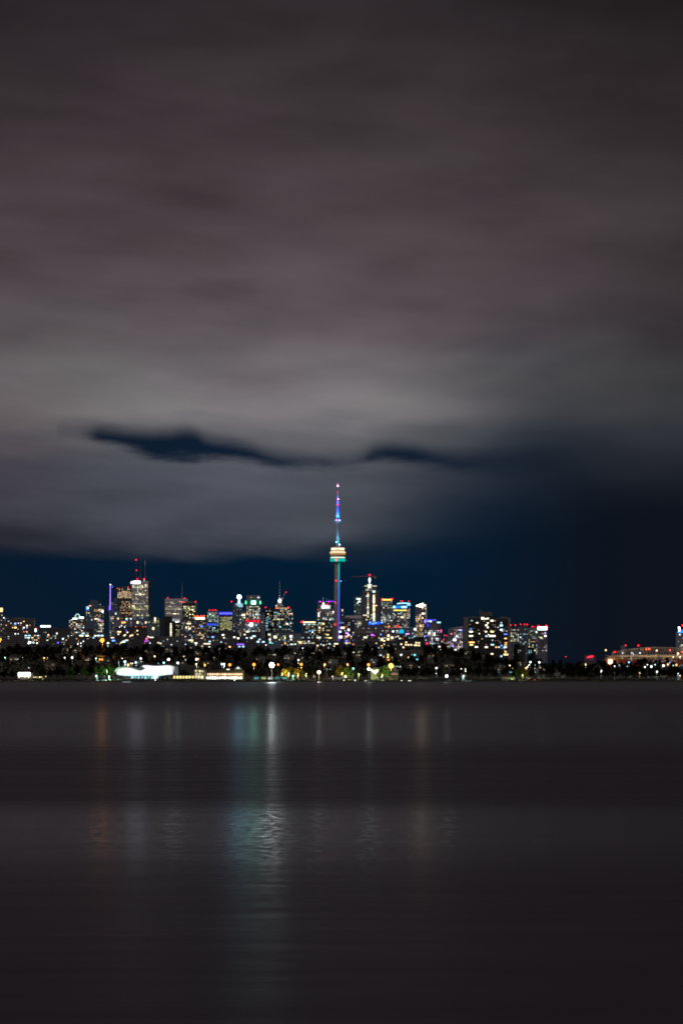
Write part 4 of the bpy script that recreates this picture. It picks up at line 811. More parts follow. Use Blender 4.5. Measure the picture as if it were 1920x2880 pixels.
b = Bld('low_block', 'low block with small red lamps left of the pale roofed condo', 1240, 1262, 1799, 5200, 14, wall=(.14, .12, .14)); b.beacon(1249, 1787.5, 'r', 1.3, 3); b.beacon(1255, 1787.5, 'r', 1.3, 3); b.beacon(1248, 1799, 'r', 1.3, -1); b.mast(1249, 1787, 1799, .3, 3); b.mast(1255, 1787, 1799, .3, 3); b.zone(1240, 1262, 1802, 1835, .45, 'w', 2.4, 5, 4.6); b.done()
# big dark apartment slabs
DARKF = facade((.045, .038, .036), (.012, .012, .014), 3.0, 4.0, .55, .8)
b = Bld('apartment_tower', 'big dark apartment slab with bare concrete left end, tallest right of centre', 1303, 1362, 1738, 4100, 18, mat=DARKF, pent=2)
b.solidbox(1303, 1317, 1738.4, dy=-2.5, depth=22, mat=solid((.17, .15, .15), .9), name='end_wall')
for j in range(24): MB().box(b.X(1303) - .1, b.X(1317) + .1, -2.7, -2.51, b.Z(1742 + j * 4.6) - .12, b.Z(1742 + j * 4.6) + .12).build('ledge', solid((.07, .06, .06)), b.e)
for j in range(19): MB().box(b.X(1318.5), b.X(1347), -1.4, -.02, b.Z(1748 + j * 5.3), b.Z(1748 + j * 5.3) + .9).build('balcony', solid((.075, .06, .055)), b.e)
b.zone(1318, 1360, 1744, 1845, .13, 'w', 2.2, 6, 5.3, -.14)
for x, y, c, s, w in ((1326, 1746, 'b', 2, 5), (1341, 1752, 'w', 4, 6), (1324, 1769, 'B', 3, 6), (1324, 1777, 'c', 6, 10), (1324, 1789, 'w', 7, 10), (1326, 1807, 'o', 7, 15), (1325, 1814, 'y', 4, 9), (1339, 1820, 'w', 6, 8), (1349, 1782.5, 'w', 8, 5), (1356, 1764.6, 'w', 7, 4), (1350, 1752, 'y', 5, 3.4)):
    b.win(x, y, PAL[c][-1 if c in 'cw' else 0], s, w, 3.2, -1.6)
b.done()
b = Bld('apartment_tower', 'taller dark apartment slab with bright lamp near its roof, centre of the dark group', 1350, 1396, 1733, 3950, 18, mat=DARKF, par=0)
b.solidbox(1350, 1382, 1721, dy=2, depth=14, mat=solid((.10, .075, .065), .9), name='penthouse'); b.mast(1349.5, 1712, 1722, .5, 4); b.mast(1382, 1722, 1734, .4, 2)
b.box('lamp', 1353.5, 1359.5, 1737, 1741.5, glow((1, .86, .62), 8), dy=-1.5)
for x, y, c, s, w in ((1371, 1740, 'c', 6, 5), (1365, 1741, 'c', 5, 3.5), (1383, 1746, 'w', 7, 8), (1367, 1759, 'w', 8, 5.5), (1371, 1752.6, 'w', 5, 4), (1371, 1765, 'w', 6, 4.4), (1367, 1789.6, 'b', 4, 5), (1383.5, 1777, 'y', 5, 9), (1366, 1777, 'w', 5, 5), (1384, 1789, 'w', 9, 16), (1384, 1813.6, 'b', 4, 9), (1367, 1820.6, 'w', 5, 8), (1383, 1839.5, 'w', 4, 7), (1384, 1801, 'b', 3, 2.5), (1394.5, 1820.5, 'o', 6, 4), (1352.5, 1845, 'y', 6, 6)):
    b.win(x, y, PAL[c][-1 if c in 'cw' else 0], s, w, 3.4, -1.6)
for j in range(19): MB().box(b.X(1366), b.X(1394), -1.4, -.02, b.Z(1743.4 + j * 5.5), b.Z(1743.4 + j * 5.5) + .9).build('balcony', solid((.07, .06, .058)), b.e)
b.zone(1352, 1395, 1744, 1845, .10, 'w', 2.0, 6, 5.5, -.14); b.done()
b = Bld('apartment_tower', 'dark apartment slab with pale right end wall and cool lit windows', 1396, 1435, 1740, 4050, 18, mat=DARKF, pent=3)
b.solidbox(1428, 1435, 1738, dy=-2.0, depth=21, mat=solid((.20, .14, .12), .9), name='end_wall')
for x, y, c, s, w in ((1409, 1759.5, 'b', 9, 7), (1409, 1771.5, 'b', 9, 7), (1409, 1752, 'b', 3, 4), (1421, 1784, 'B', 4, 9), (1421, 1796, 'w', 5, 7), (1409.6, 1816, 'B', 7, 3.6), (1421, 1814, 'm', 3, 7), (1402.5, 1820.6, 'b', 5, 4), (1420, 1820.6, 'b', 7, 8), (1422, 1808.4, 'w', 3, 7), (1421, 1833.4, 'w', 6, 5), (1422, 1841.2, 'y', 6, 12.5), (1409, 1846, 'b', 5, 4), (1402, 1852, 'b', 3, 2.6)):
    b.win(x, y, PAL[c][0], s, w, 3.2, -1.6)
for j in range(18): MB().box(b.X(1398), b.X(1427), -1.4, -.02, b.Z(1748 + j * 5.3), b.Z(1748 + j * 5.3) + .9).build('balcony', solid((.065, .055, .055)), b.e)
b.zone(1397, 1427, 1745, 1848, .10, 'x', 1.8, 6, 5.3, -.14); b.done()
# right-hand condos
GR = facade((.14, .15, .18), (.03, .035, .05), 3.6, 3.2, .5, .8)
b = Bld('condo_tower', 'grey condo directly right of the pale end wall of the dark slabs', 1434, 1460, 1769, 5400, 22, mat=GR, pent=1); b.zone(1435, 1459, 1770, 1805, .5, 'c', 2.4, 4.6, 4.6); b.beacon(1449, 1758.5, 'r', 2.0, 3); b.beacon(1436, 1758, 'r', 1.6, 3); b.mast(1449, 1759, 1769, .3, 3); b.mast(1436, 1759, 1769, .3, 3); b.done()
b = Bld('condo_tower', 'condo with two red roof lamps, middle of the right group', 1460, 1484, 1764, 5500, 22, mat=GR, pent=2); b.zone(1461, 1483, 1768, 1840, .3, 'b', 2.0, 4.6, 4.6); b.beacon(1463.5, 1756, 'r', 1.7, 3); b.beacon(1474.5, 1756.2, 'r', 1.6, 3); b.beacon(1481.5, 1756.6, 'r', 1.7, 3); b.mast(1463.5, 1757, 1765, .3, 3); b.mast(1474.5, 1757, 1765, .3, 3); b.mast(1481.5, 1757, 1765, .3, 3); b.done()
b = Bld('condo_tower', 'teal glass condo left of the tower with white box crown', 1484, 1512, 1768, 5450, 22, mat=facade((.10, .13, .14), (.03, .06, .07), 3.6, 4, .6, .85), pent=1); b.zone(1485, 1505, 1773, 1777, .8, 'g', 1.6, 4.2, 4.2); b.zone(1485, 1511, 1778, 1842, .3, 'm', 2.2, 4.8, 4.8); b.beacon(1497, 1762.8, 'r', 2.2, 1); b.box('light_band', 1494, 1512, 1762, 1763, glow((.6, .01, .08), .9), dy=2); b.win(1509, 1778, (.9, 1, .85), 6, 5, 4); b.win(1515 - 4, 1801, (.8, .1, .8), 3.5, 4, 3.4); b.done()
b = Bld('condo_tower', 'rightmost condo tower with a glowing white box crown and red lamps', 1512, 1538.5, 1772, 5400, 24, mat=facade((.22, .21, .25), (.04, .04, .06), 40, 3.4, .96, .6), par=0)
b.box('crown_light', 1513, 1538, 1763, 1771.6, glow((.88, 1, .92), 4.5), dy=-.6, dd=18); b.beacon(1513.5, 1760.5, 'r', 2.3, 0); b.beacon(1535.5, 1759.6, 'r', 2.3, 0); b.beacon(1537, 1762, 'r', 1.5, -1.6); b.box('light_band', 1505, 1546, 1763.2, 1764.2, glow((.55, .01, .05), .6), dy=6)
b.zone(1513, 1538, 1775, 1842, .25, 'm', 1.8, 4.8, 4.8); b.win(1532.5, 1781, (.35, .3, 1), 5, 4, 4); b.win(1533, 1789, (.95, 1, .9), 7, 5, 4); b.win(1521, 1793.6, (1, .8, .3), 4, 5, 3); b.done()
b = Bld('brick_block', 'small dark brown block in front of the right group of condos', 1444, 1476, 1818, 4000, 14, wall=(.055, .042, .038), pent=1); b.solidbox(1447, 1462, 1812, dy=2, depth=8); b.zone(1445, 1475, 1822, 1838, .05, 'm', 1.2, 5, 5); b.done()
b = Bld('office_tower', 'tower cut by the right edge of the photo with white sign and blue light line', 1904, 1944, 1779, 5600, 26, wall=(.30, .29, .30), par=0)
b.solidbox(1908, 1942, 1772, dy=2, depth=20, mat=facade((.10, .12, .18)))
m = MB(); pts = [(1905.5, 1764), (1911, 1763.4), (1912, 1770), (1911, 1775.6), (1908, 1776.4), (1907.6, 1767.6)]
m.prism([(b.X(x), b.Z(y)) for x, y in pts], -1.6, -.4).build('sign', glow((.70, .98, 1), 6), b.e)
b.box('roof_light', 1904.5, 1944, 1776.6, 1779, glow((.02, .30, 1), 2.6)); b.win(1916, 1773, (.05, .15, 1), 3, 8, 3, 1); b.beacon(1919, 1759, 'r', 3.0, 2); b.win(1911, 1785, (1, .95, .8), 4, 3, 4); b.zone(1905, 1940, 1788, 1830, .22, 'c', 1.4, 4.6, 4.6); b.zone(1914, 1922, 1812, 1828, .7, 'y', 2.4, 4.6, 4.6); b.done()
b = Bld('hotel_block', 'grey block with two red lamps on a roof cable behind the stadium arch', 1747, 1760, 1817, 6000, 16, wall=(.26, .24, .26), pent=0)
b.beacon(1759, 1815.2, 'r', 2.4, 0); b.zone(1748, 1759, 1820, 1832, .2, 'c', 1); b.done()
b = Bld('hotel_block', 'low dark block behind the stadium arch carrying the second red lamp', 1772, 1812, 1827, 6100, 16, wall=(.12, .11, .12), pent=0)
b.beacon(1794.5, 1815.6, 'r', 2.9, 0); b.mast(1794.5, 1816, 1827, .4, 1); b.zone(1774, 1810, 1825, 1828, .5, 'w', 1.6, 5, 3); b.done()

# ------------------------------------------------------------------ low fill blocks between the towers and the woods
FILL = [
 (196, 240, 1790, 4400, 'dark midrise with warm top floor windows below the round roofed condo', [(229, 1788, 'w', 11, 6), (245, 1788, 'w', 8, 7), (234, 1782, 'b', 9, 3)]),
 (244, 262, 1770, 5000, 'black narrow block in front of the tall blue grey tower', []),
 (258, 300, 1786, 4300, 'low dark block with two white lit windows behind the big orange street lamp', [(277, 1788, 'b', 8, 5), (287, 1788, 'b', 7, 6), (268, 1788.5, 'w', 6, 5), (263, 1794, 'b', 5, 3)]),
 (300, 330, 1793, 4200, 'low block with blue sign light right of the big orange street lamp', [(319, 1802, 'B', 9, 8), (316, 1794, 'w', 9, 3), (303, 1809, 'c', 4, 8), (303, 1817, 'c', 3, 6)]),
 (334, 366, 1800, 4100, 'low block with one glaring white window under the wide brick block', [(348, 1805, 'b', 8, 9), (351, 1814, 'b', 8, 7), (356, 1801, 'w', 9, 3), (341, 1808, 'y', 4, 4)]),
 (582, 634, 1785, 5200, 'black block below the blue crowned tower with a violet lamp', [(598.5, 1792, 'B', 7, 9), (627, 1786, 'w', 6, 7), (630, 1794, 'w', 4, 4), (622, 1806, 'b', 3, 5)]),
 (634, 668, 1790, 5000, 'brown block with amber windows below the slant topped tower', [(659, 1792.5, 'w', 5, 8), (670, 1795.6, 'w', 5, 9), (650, 1804, 'y', 12, 4), (640, 1808, 'w', 4, 3)]),
 (560, 604, 1806, 4300, 'low block with rose lit ribbon window at the edge of the woods', [(582, 1811, 'w', 20, 3), (589.5, 1804.6, 'b', 5, 5), (588, 1820, 'c', 4, 5)]),
 (604, 660, 1803, 4200, 'dark block with pale upright strips above the woods', [(607.5, 1822.6, 'b', 3, 4), (622, 1806, 'b', 3, 4), (615, 1828.6, 'b', 3, 2)]),
 (660, 692, 1806, 4200, 'low block with a violet lit fascia above the woods', [(676, 1812.6, 'P', 20, 5), (684, 1818.6, 'b', 5, 5), (673, 1819, 'b', 6, 3)]),
 (692, 756, 1798, 4300, 'pale low block with two white lamps below the green lit tower', [(725.5, 1805.6, 'b', 7, 5), (740.5, 1805.6, 'b', 7, 5), (707, 1794.6, 'w', 6, 6), (694, 1794.6, 'b', 5, 5), (730, 1798.6, 'b', 6, 3)]),
 (690, 734, 1780, 5000, 'grey block with cream windows at the foot of the green lit tower', [(696, 1777, 'w', 8, 5), (714, 1789.6, 'b', 9, 6), (688, 1785, 'w', 5, 4)]),
 (736, 745, 1768, 5100, 'plain rose coloured stair tower below the banded grey tower', []),
 (790, 834, 1808, 4400, 'low block with an orange lamp below the long glass block', [(802, 1810, 'o', 5, 5), (820, 1812.6, 'c', 8, 3), (830, 1812, 'c', 5, 3)]),
 (884, 958, 1806, 4500, 'low dark block around the foot of the concrete shaft', [(945, 1811, 'w', 11, 4), (926, 1811, 'b', 3, 5), (893, 1816, 'w', 4, 4), (910, 1815, 'w', 4, 4), (892, 1824, 'y', 5, 3)]),
 (939, 946, 1762, 5300, 'pale slim stair tower in front of the concrete shaft', []),
 (1062, 1130, 1806, 4400, 'low rose lit block in front of the wide grey block', [(1073, 1817, 'o', 6, 3), (1093, 1816.6, 'w', 4, 4), (1030 + 50, 1812, 'w', 3, 3)]),
 (1030, 1062, 1815, 4200, 'small brown house block left of the brick apartments', [(1021 + 12, 1826, 'w', 5, 5), (1047.6, 1826, 'w', 6, 3)]),
 (1175, 1215, 1815, 4500, 'black block between the gold crowned tower and the woods', [(1209, 1824, 'B', 3, 3)]),
 (1110, 1136, 1785, 5200, 'tall thin cornered block with a few warm windows left of the black flat roofed block', [(1119, 1790, 'w', 3, 4), (1124, 1796, 'w', 4, 4)]),
 (446, 512, 1792, 4500, 'low black block at the foot of the twin black towers', [(445, 1808, 'y', 5, 3), (451.5, 1810, 'w', 5, 3)]),
 (508, 560, 1806, 4300, 'low block of white lights at the edge of the woods right of twin black towers', [(521.6, 1812.6, 'b', 3, 3), (551, 1809, 'c', 7, 6), (551, 1814, 'c', 3, 3), (537, 1801, 'y', 12, 4), (540, 1805.6, 'w', 7, 2)]),
 (820, 880, 1834, 3500, 'long low school like block with a row of dim greenish windows in the woods', [(829, 1838, 'y', 3, 3), (866, 1838, 'g', 5, 3), (875, 1838.6, 'c', 8, 3), (882, 1838, 'y', 6, 3), (927, 1838, 'b', 3, 2)]),
 (992, 1020, 1826, 3600, 'small brown house block with yellow windows left of the brick apartments', [(1004.6, 1835.6, 'y', 8, 5), (994, 1835, 'w', 3, 3)]),
]
PAL['P'] = [(.25, .08, 1)]
for x0, x1, yt, Y, lab, ws in FILL:
    tone = random.uniform(.05, .11)
    b = Bld('midrise_block', lab, x0, x1, yt, Y, 14, wall=(tone * 1.15, tone, tone * 1.0) if x1 - x0 > 12 else (.30, .24, .23), pent=1.6)
    for x, y, c, w, s in ws: b.win(x, y, PAL[c][-1 if c in 'cw' else 0], s, w, 3.0, -.3)
    b.zone(x0, x1, yt + 4, yt + 34, .11 if x1 - x0 > 12 else 0, 'm', 2.0, 5.4, 5)
    b.done()

# ------------------------------------------------------------------ houses in the woods
WALLH = [solid((.14, .12, .10)), solid((.10, .07, .055)), solid((.18, .17, .16))]; ROOFH = solid((.04, .038, .038), .9)
wcol = [(1, .75, .4), (1, .88, .6), (.85, .95, 1), (1, .6, .3)]
for i in range(46):
    px = 8 + i * 42 + random.uniform(-15, 15)
    if px > 1900: continue
    Y = random.uniform(2750, 3700); X = wx(px, Y); w = random.uniform(4.5, 7); h = random.uniform(5, 8); zb = ground(X, Y) - .5 + 3
    e = empty('house', (X, Y, zb), 'small gabled house among the dark trees with a lit window', 'house', 'houses in the dark woods')
    MB().box(-w, w, 0, 9, -4, h).build('wall', random.choice(WALLH), e)
    MB().prism([(-w - .5, h), (w + .5, h), (0, h + 3.6)], -.6, 9.6).build('roof', ROOFH, e)
    for k in range(random.randint(1, 4)):
        o = bpy.data.objects.new('window', WINMESH); COL.objects.link(o); o.parent = e
        o.location = (random.uniform(-w * .8, w * .8), -.2, random.choice((h * .35, h * .72)) + 1); o.scale = (random.uniform(.9, 1.8), .3, 1.2); o.color = (*random.choice(wcol), random.uniform(.02, .08))

# ------------------------------------------------------------------ shore buildings
class Shore(Bld):
    def __init__(s, name, label, x0, x1, ytop, Y, depth=12, wall=(.2, .2, .2), mat=None, body=True, cat='building', group=None):
        super().__init__(name, label, x0, x1, ytop, Y, depth, wall, mat or solid(wall), cat, group, body, par=0)
# the big white lit pavilion with the wave shaped membrane
b = Shore('pavilion', 'large glowing white pavilion with a wave shaped membrane front on the shore', 327, 503, 1871, 2440, 24, body=False)
def outl(pts): return [(b.X(x), b.Z(y)) for x, y in pts]
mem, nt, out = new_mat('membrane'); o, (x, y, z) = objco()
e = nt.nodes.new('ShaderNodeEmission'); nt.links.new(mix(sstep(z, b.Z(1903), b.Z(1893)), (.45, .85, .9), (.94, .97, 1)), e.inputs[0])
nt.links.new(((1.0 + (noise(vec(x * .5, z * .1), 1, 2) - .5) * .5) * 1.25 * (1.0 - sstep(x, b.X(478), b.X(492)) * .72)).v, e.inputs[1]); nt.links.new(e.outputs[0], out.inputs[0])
TOP = [(327, 1896), (329, 1889), (334, 1883), (342, 1879.6), (351, 1878.4), (361, 1878.6), (371, 1880.6), (381, 1884), (390, 1886.6), (398, 1886.4), (405, 1883), (409, 1880), (404, 1877.6), (400.5, 1874.5), (402, 1872), (415, 1871.6), (430, 1873.4), (448, 1873.6), (466, 1871.8), (478, 1872.6), (491, 1875.4)]
FRONT = TOP + [(491, 1897), (470, 1898), (450, 1901), (430, 1902), (400, 1901), (370, 1902), (350, 1901), (335, 1899)]
m = MB().prism(outl(FRONT), 0, 3); m.build('membrane', mem, b.e)
m = MB()
RT = [(322, 1890), (326, 1882), (336, 1876.6), (352, 1875), (372, 1877), (386, 1879.4), (398, 1879), (399, 1872), (402, 1869.6), (440, 1871.6), (470, 1869.4), (501, 1870.6), (501.5, 1873), (478, 1871.5), (448, 1873), (414, 1871), (402, 1871.6), (400.5, 1874.5), (404, 1877.6), (409, 1880), (405, 1883), (398, 1886.2), (390, 1886.4), (371, 1880.4), (351, 1878.2), (334, 1882.6), (328, 1889)]
m.prism(outl(RT), -1.5, 24).build('roof', solid((.20, .24, .26), .7), b.e)
MB().prism(outl([(491, 1873), (500.5, 1872), (501.5, 1897.5), (491, 1897.5)]), -.5, 22).build('end_wall', solid((.50, .60, .66), .7), b.e)
MB().prism(outl([(486.5, 1897.3), (488.5, 1880), (491.5, 1897.3)]), -.4, -.1).build('doorway', solid((.03, .04, .045)), b.e)
MB().box(b.X(501.5), b.X(503), -.8, 20, b.Z(1898), b.Z(1871)).build('gutter', solid((.05, .05, .05)), b.e)
for i in range(9):
    x0 = 369 + i * 9.3; b.box('window', x0, x0 + 6.8 - (i % 3), 1902.6, 1909.5 - (i % 2) * 1.4, glow((.35, .75, .8), .8 if i % 2 else 1.3), dy=-.6)
b.box('terrace', 330, 490, 1910.5, 1913.5, solid((.10, .13, .13)), dy=-6, dd=6)
b.box('doorway', 433, 442, 1900, 1909.5, glow((.93, .97, 1), 2.6), dy=-.8); b.done()
for i, px in enumerate((447, 458, 471, 374, 404)):
    tree(wx(px, 2428), 2428, .30 if i < 3 else .2, 'd', 'small rounded bush in front of the glowing white pavilion', 'bushes in front of the white pavilion', 0, 'bush')
b = Shore('pavilion_hall', 'dark hall with a amber lit arches', 503, 546, 1871, 2470, 16, (.045, .04, .04))
for i in range(8): b.win(492 + i * 8.6, 1905, PAL['y'][0] if i % 3 else (1, .62, .2), 3.2, 5.6, 7, -8)
b.box('veranda', 468, 560, 1898, 1899.6, solid((.25, .2, .12)), dy=-8.5, dd=8.5)
for i in range(11): b.box('column', 470 + i * 8.6, 471.2 + i * 8.6, 1899.6, 1911, solid((.3, .26, .18)), dy=-8.6, dd=.5)
b.done()
b = Shore('pavilion_house', 'lit two storey white house with gabled roof between dark hall and long lit boathouse', 546, 579, 1884, 2455, 12, (.55, .52, .38))
MB().prism([(b.X(543), b.Z(1884)), (b.X(582), b.Z(1884)), (b.X(574), b.Z(1878)), (b.X(551), b.Z(1878))], -.7, 12.7).build('roof', solid((.08, .07, .06)), b.e)
for x, y, w, h, s in ((551, 1887, 4, 5, 2), (556, 1883, 4, 3, 2), (562, 1888, 4, 5, 3), (569, 1888, 4, 4, 2), (553, 1896, 4, 5, 2), (562, 1896, 5, 3, 2), (551, 1904, 4, 7, 2.4), (559, 1904, 5, 7, 3), (568, 1905, 6, 7, 3.2)): b.win(x, y, (1, .92, .5), s, w, h, -.2)
b.done()
b = Shore('boathouse', 'long two storey boathouse with warm upper windows over a bright lit terrace', 579, 684, 1889, 2450, 14, (.16, .13, .09))
MB().prism([(b.X(578), b.Z(1889)), (b.X(685), b.Z(1889)), (b.X(680), b.Z(1884)), (b.X(583), b.Z(1884))], -.6, 14.6).build('roof', solid((.05, .045, .04)), b.e)
for i in range(15):
    b.win(585 + i * 6.7, 1897, ((1, .58, .30), (1, .78, .5), (1, .5, .3))[i % 3], 3.0 + (i * 7 % 5) * .6, 4.2, 5.4, -.2)
for i in range(14): b.win(583 + i * 7.3, 1907, ((1, 1, .72), (.85, 1, .7), (1, .97, .8))[i % 3], 5.5 + (i * 5 % 4) * 2.2, 6, 5.6, -3.4)
b.box('veranda', 580, 684, 1901.4, 1903, solid((.30, .26, .18)), dy=-4, dd=4); b.box('terrace', 578, 686, 1911, 1913, solid((.3, .3, .26)), dy=-7, dd=7)
for i in range(16): b.box('column', 580 + i * 6.9, 580.8 + i * 6.9, 1903, 1911, solid((.4, .38, .3)), dy=-4, dd=.4)
b.done()
b = Shore('gabled_house', 'small house with a pale lit gable above the long boathouse', 659, 679, 1882, 2600, 8, (.3, .33, .3))
MB().prism([(b.X(658), b.Z(1882)), (b.X(680), b.Z(1882)), (b.X(669), b.Z(1872))], -.6, 8.6).build('roof', solid((.10, .12, .11)), b.e)
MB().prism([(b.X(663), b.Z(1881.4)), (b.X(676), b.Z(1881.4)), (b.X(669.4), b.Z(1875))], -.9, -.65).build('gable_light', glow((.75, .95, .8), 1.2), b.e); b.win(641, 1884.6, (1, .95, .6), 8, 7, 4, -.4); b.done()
KC = [((.2, .75, .75), 714, 'teal lit beach hut, first from the left in the row below the great floodlight'), ((.8, .95, .35), 734, 'beach hut with yellow green lit opening in the row below the great floodlight'),
      ((.85, .92, .9), 753, 'white lit open beach hut right below the great floodlight'), ((.15, .65, .65), 773, 'teal lit beach hut just right of the white lit hut'), ((.2, .7, .7), 794, 'teal lit beach hut, last in the row towards the yellow trees')]
for c, px, lab in KC:
    b = Shore('beach_hut', lab, px, px + 15, 1906, 2422, 4, (.22, .26, .26), group='row of beach huts')
    MB().prism([(b.X(px - 1.5), b.Z(1906)), (b.X(px + 16.5), b.Z(1906)), (b.X(px + 7.5), b.Z(1902))], -.8, 4.5).build('roof', solid(tuple(.45 * q + .04 for q in c)), b.e)
    b.win(px + 4, 1909, c, 2.0, 4, 4, -.2); b.win(px + 10.5, 1909.4, c, 1.5, 3.6, 3.4, -.2); b.box('awning', px, px + 15, 1906.2, 1906.8, glow(c, .8), dy=-1.2); b.done()
b = Shore('kiosk', 'low kiosk with a brilliant white sign and a string of yellow bulbs at far left', 50, 93, 1893, 2450, 8, (.22, .19, .17))
b.box('sign', 52, 84.5, 1892, 1901.5, glow((1, .95, .92), 9), dy=-.8)
for x, y, s in ((54, 1905, 6), (62, 1905, 1.5), (70, 1905.6, 4), (81, 1905, 7), (96, 1905, 4), (101, 1905, 3), (105, 1905.6, 2), (112, 1905, 8), (117, 1904.6, 4), (129, 1903, 3), (121, 1910, 1.5)): b.win(x, y, (1, .85, .35), s, 2.4, 2.6, -1.4)
MB().box(b.X(93), b.X(130), -1.3, -1.1, b.Z(1903.6), b.Z(1903.2)).build('rail', solid((.2, .18, .14)), b.e); b.done()
b = Shore('bleachers', 'small white railed bleachers beside the yellow green lamp', 934, 985, 1903, 2425, 6, (.5, .5, .5), body=False)
for j in range(4): MB().box(b.X(934 + j), b.X(985), j * 1.0, j * 1.0 + .9, b.Z(1912.5), b.Z(1911.5 - j * 2)).build('step', solid((.42, .42, .40)), b.e)
for i in range(14): MB().tube((b.X(936 + i * 3.7), -.1, b.Z(1912)), (b.X(936 + i * 3.7), -.1, b.Z(1908)), .09).build('post', solid((.75, .75, .72)), b.e)
MB().box(b.X(935), b.X(985), -.2, -.1, b.Z(1908.3), b.Z(1907.7)).build('rail', solid((.75, .75, .72)), b.e); b.done()
b = Shore('tea_house', 'small building with glaring greenish white windows beside the yellow lit tree', 1042, 1067, 1882, 2480, 8, (.35, .4, .3))
MB().prism([(b.X(1041), b.Z(1882)), (b.X(1068), b.Z(1882)), (b.X(1054), b.Z(1877))], -.6, 8.6).build('roof', solid((.12, .12, .1)), b.e)
for x, y, w, h, s in ((1046, 1886, 5, 3, 6), (1053, 1890, 8, 4, 9), (1060.5, 1888, 7, 6, 10), (1063, 1895, 5, 3, 5), (1055, 1895, 5, 2, 5)): b.win(x, y, (.88, 1, .75), s, w, h, -.3)
b.done()
b = Shore('trail_block', 'low long block with a rose strip for light trails right of the lit lawn', 1095, 1118, 1894, 2460, 5, (.1, .08, .07)); b.box('light_band', 1094, 1118, 1895.6, 1896.8, glow((1, .5, .35), 1.0), dy=-.8); b.done()  # added block whose glowing strip stands in for light trails on the road
for i, (x0, x1) in enumerate(((1354, 1376), (1393, 1412), (1426, 1446), (1454, 1468), (1499, 1509))):
    lab = ('first', 'second', 'third', 'fourth', 'last and shortest')[i] + ' from left of the low dark sheds with blue lit windows'
    b = Shore('shed', lab, x0 - 3, x1 + 3, 1888, 2540, 8, (.05, .05, .055), group='sheds with blue lit windows')
    MB().prism([(b.X(x0 - 5), b.Z(1888)), (b.X(x1 + 5), b.Z(1888)), (b.X((x0 + x1) / 2), b.Z(1885.5))], -.6, 8.6).build('roof', solid((.03, .03, .03)), b.e)
    n = int((x1 - x0) / 4.4)
    for k in range(n): b.win(x0 + 1 + k * 4.4 + random.uniform(-.5, .5), 1891, (.35, .75, 1), random.choice((.9, 2, 3.4)), 2.6, 1.6, -.2)
    b.done()
b = Shore('club_house', 'low club house with dim warm windows and one green lamp on the right shore', 1410, 1447, 1905, 2440, 7, (.12, .1, .09))
for i in range(11): b.win(1411 + i * 3.1, 1910.5 + (i % 2), random.choice(((1, .85, .6), (.9, .6, .5), (.7, .5, .6))), random.choice((.5, 1, 2)), 1.8, 1.8, -.3)
b.win(1439, 1911.5, (.05, 1, .5), 6, 2.2, 2.2, -.4); b.win(1502, 1912, (1, .1, .08), 5, 2.4, 2.4, -.4); b.done()
b = Shore('signboard', 'red glowing sign on a dark building above the treeline, left of the stadium', 1644, 1675, 1842, 3700, 10, (.08, .05, .07), cat='sign')
m = MB().prism([(b.X(1648), b.Z(1851)), (b.X(1667.5), b.Z(1848.5)), (b.X(1666.5), b.Z(1844)), (b.X(1653), b.Z(1847))], -1.2, -.6); m.build('sign_panel', glow((1, .02, .05), 3.2), b.e)
b.box('light_panel', 1656, 1671, 1853, 1857, glow((.16, .10, .2), .3)); b.beacon(1591, 1847, 'r', .9, 0); b.done()
# little marker lamps along the water's edge
for px, py, lab in ((1129, 1915, 'low white marker lamp at the waterline, alone'), (1149, 1915, 'low white marker lamp at the waterline, left of a close pair'), (1154, 1915, 'low white marker lamp at the waterline, right of a close pair'), (437, 1913, 'low white marker lamp at the waterline below the glowing pavilion'), (1027, 1915, 'low white marker lamp at the waterline below the lit lawn'), (659, 1914, 'low white marker lamp at the waterline below the boathouse'), (998, 1914, 'low white marker lamp at the waterline right of the bleachers')):
    Y = 2404; e = empty('marker_lamp', (wx(px, Y), Y, .9), lab, 'lamp', 'marker lamps along the waterline')
    MB().tube((0, 0, 0), (0, 0, wz(py, Y) - .9), .09).build('post', solid((.3, .3, .3)), e); MB().ball((0, -.1, wz(py, Y) - .9), .28, 10, 6).build('lens', glow((.95, .95, .85), 9), e)
# floating dock with a pale lit edge
Y = 2392; e = empty('floating_dock', (wx(356, Y), Y, 0), 'low pale floating dock lying on the water in front of the glowing pavilion', 'dock')
MB().box(-3.9, 3.9, -1.2, 1.2, -.2, .42).build('deck', solid((.75, .85, .88)), e); MB().box(-3.8, 3.8, -1.26, -1.205, .12, .34).build('light_strip', glow((.65, .85, .88), .8), e)
for sx in (-3.4, 3.4): MB().tube((sx, 1.3, -.5), (sx, 1.3, .9), .12).build('post', solid((.2, .2, .2)), e)

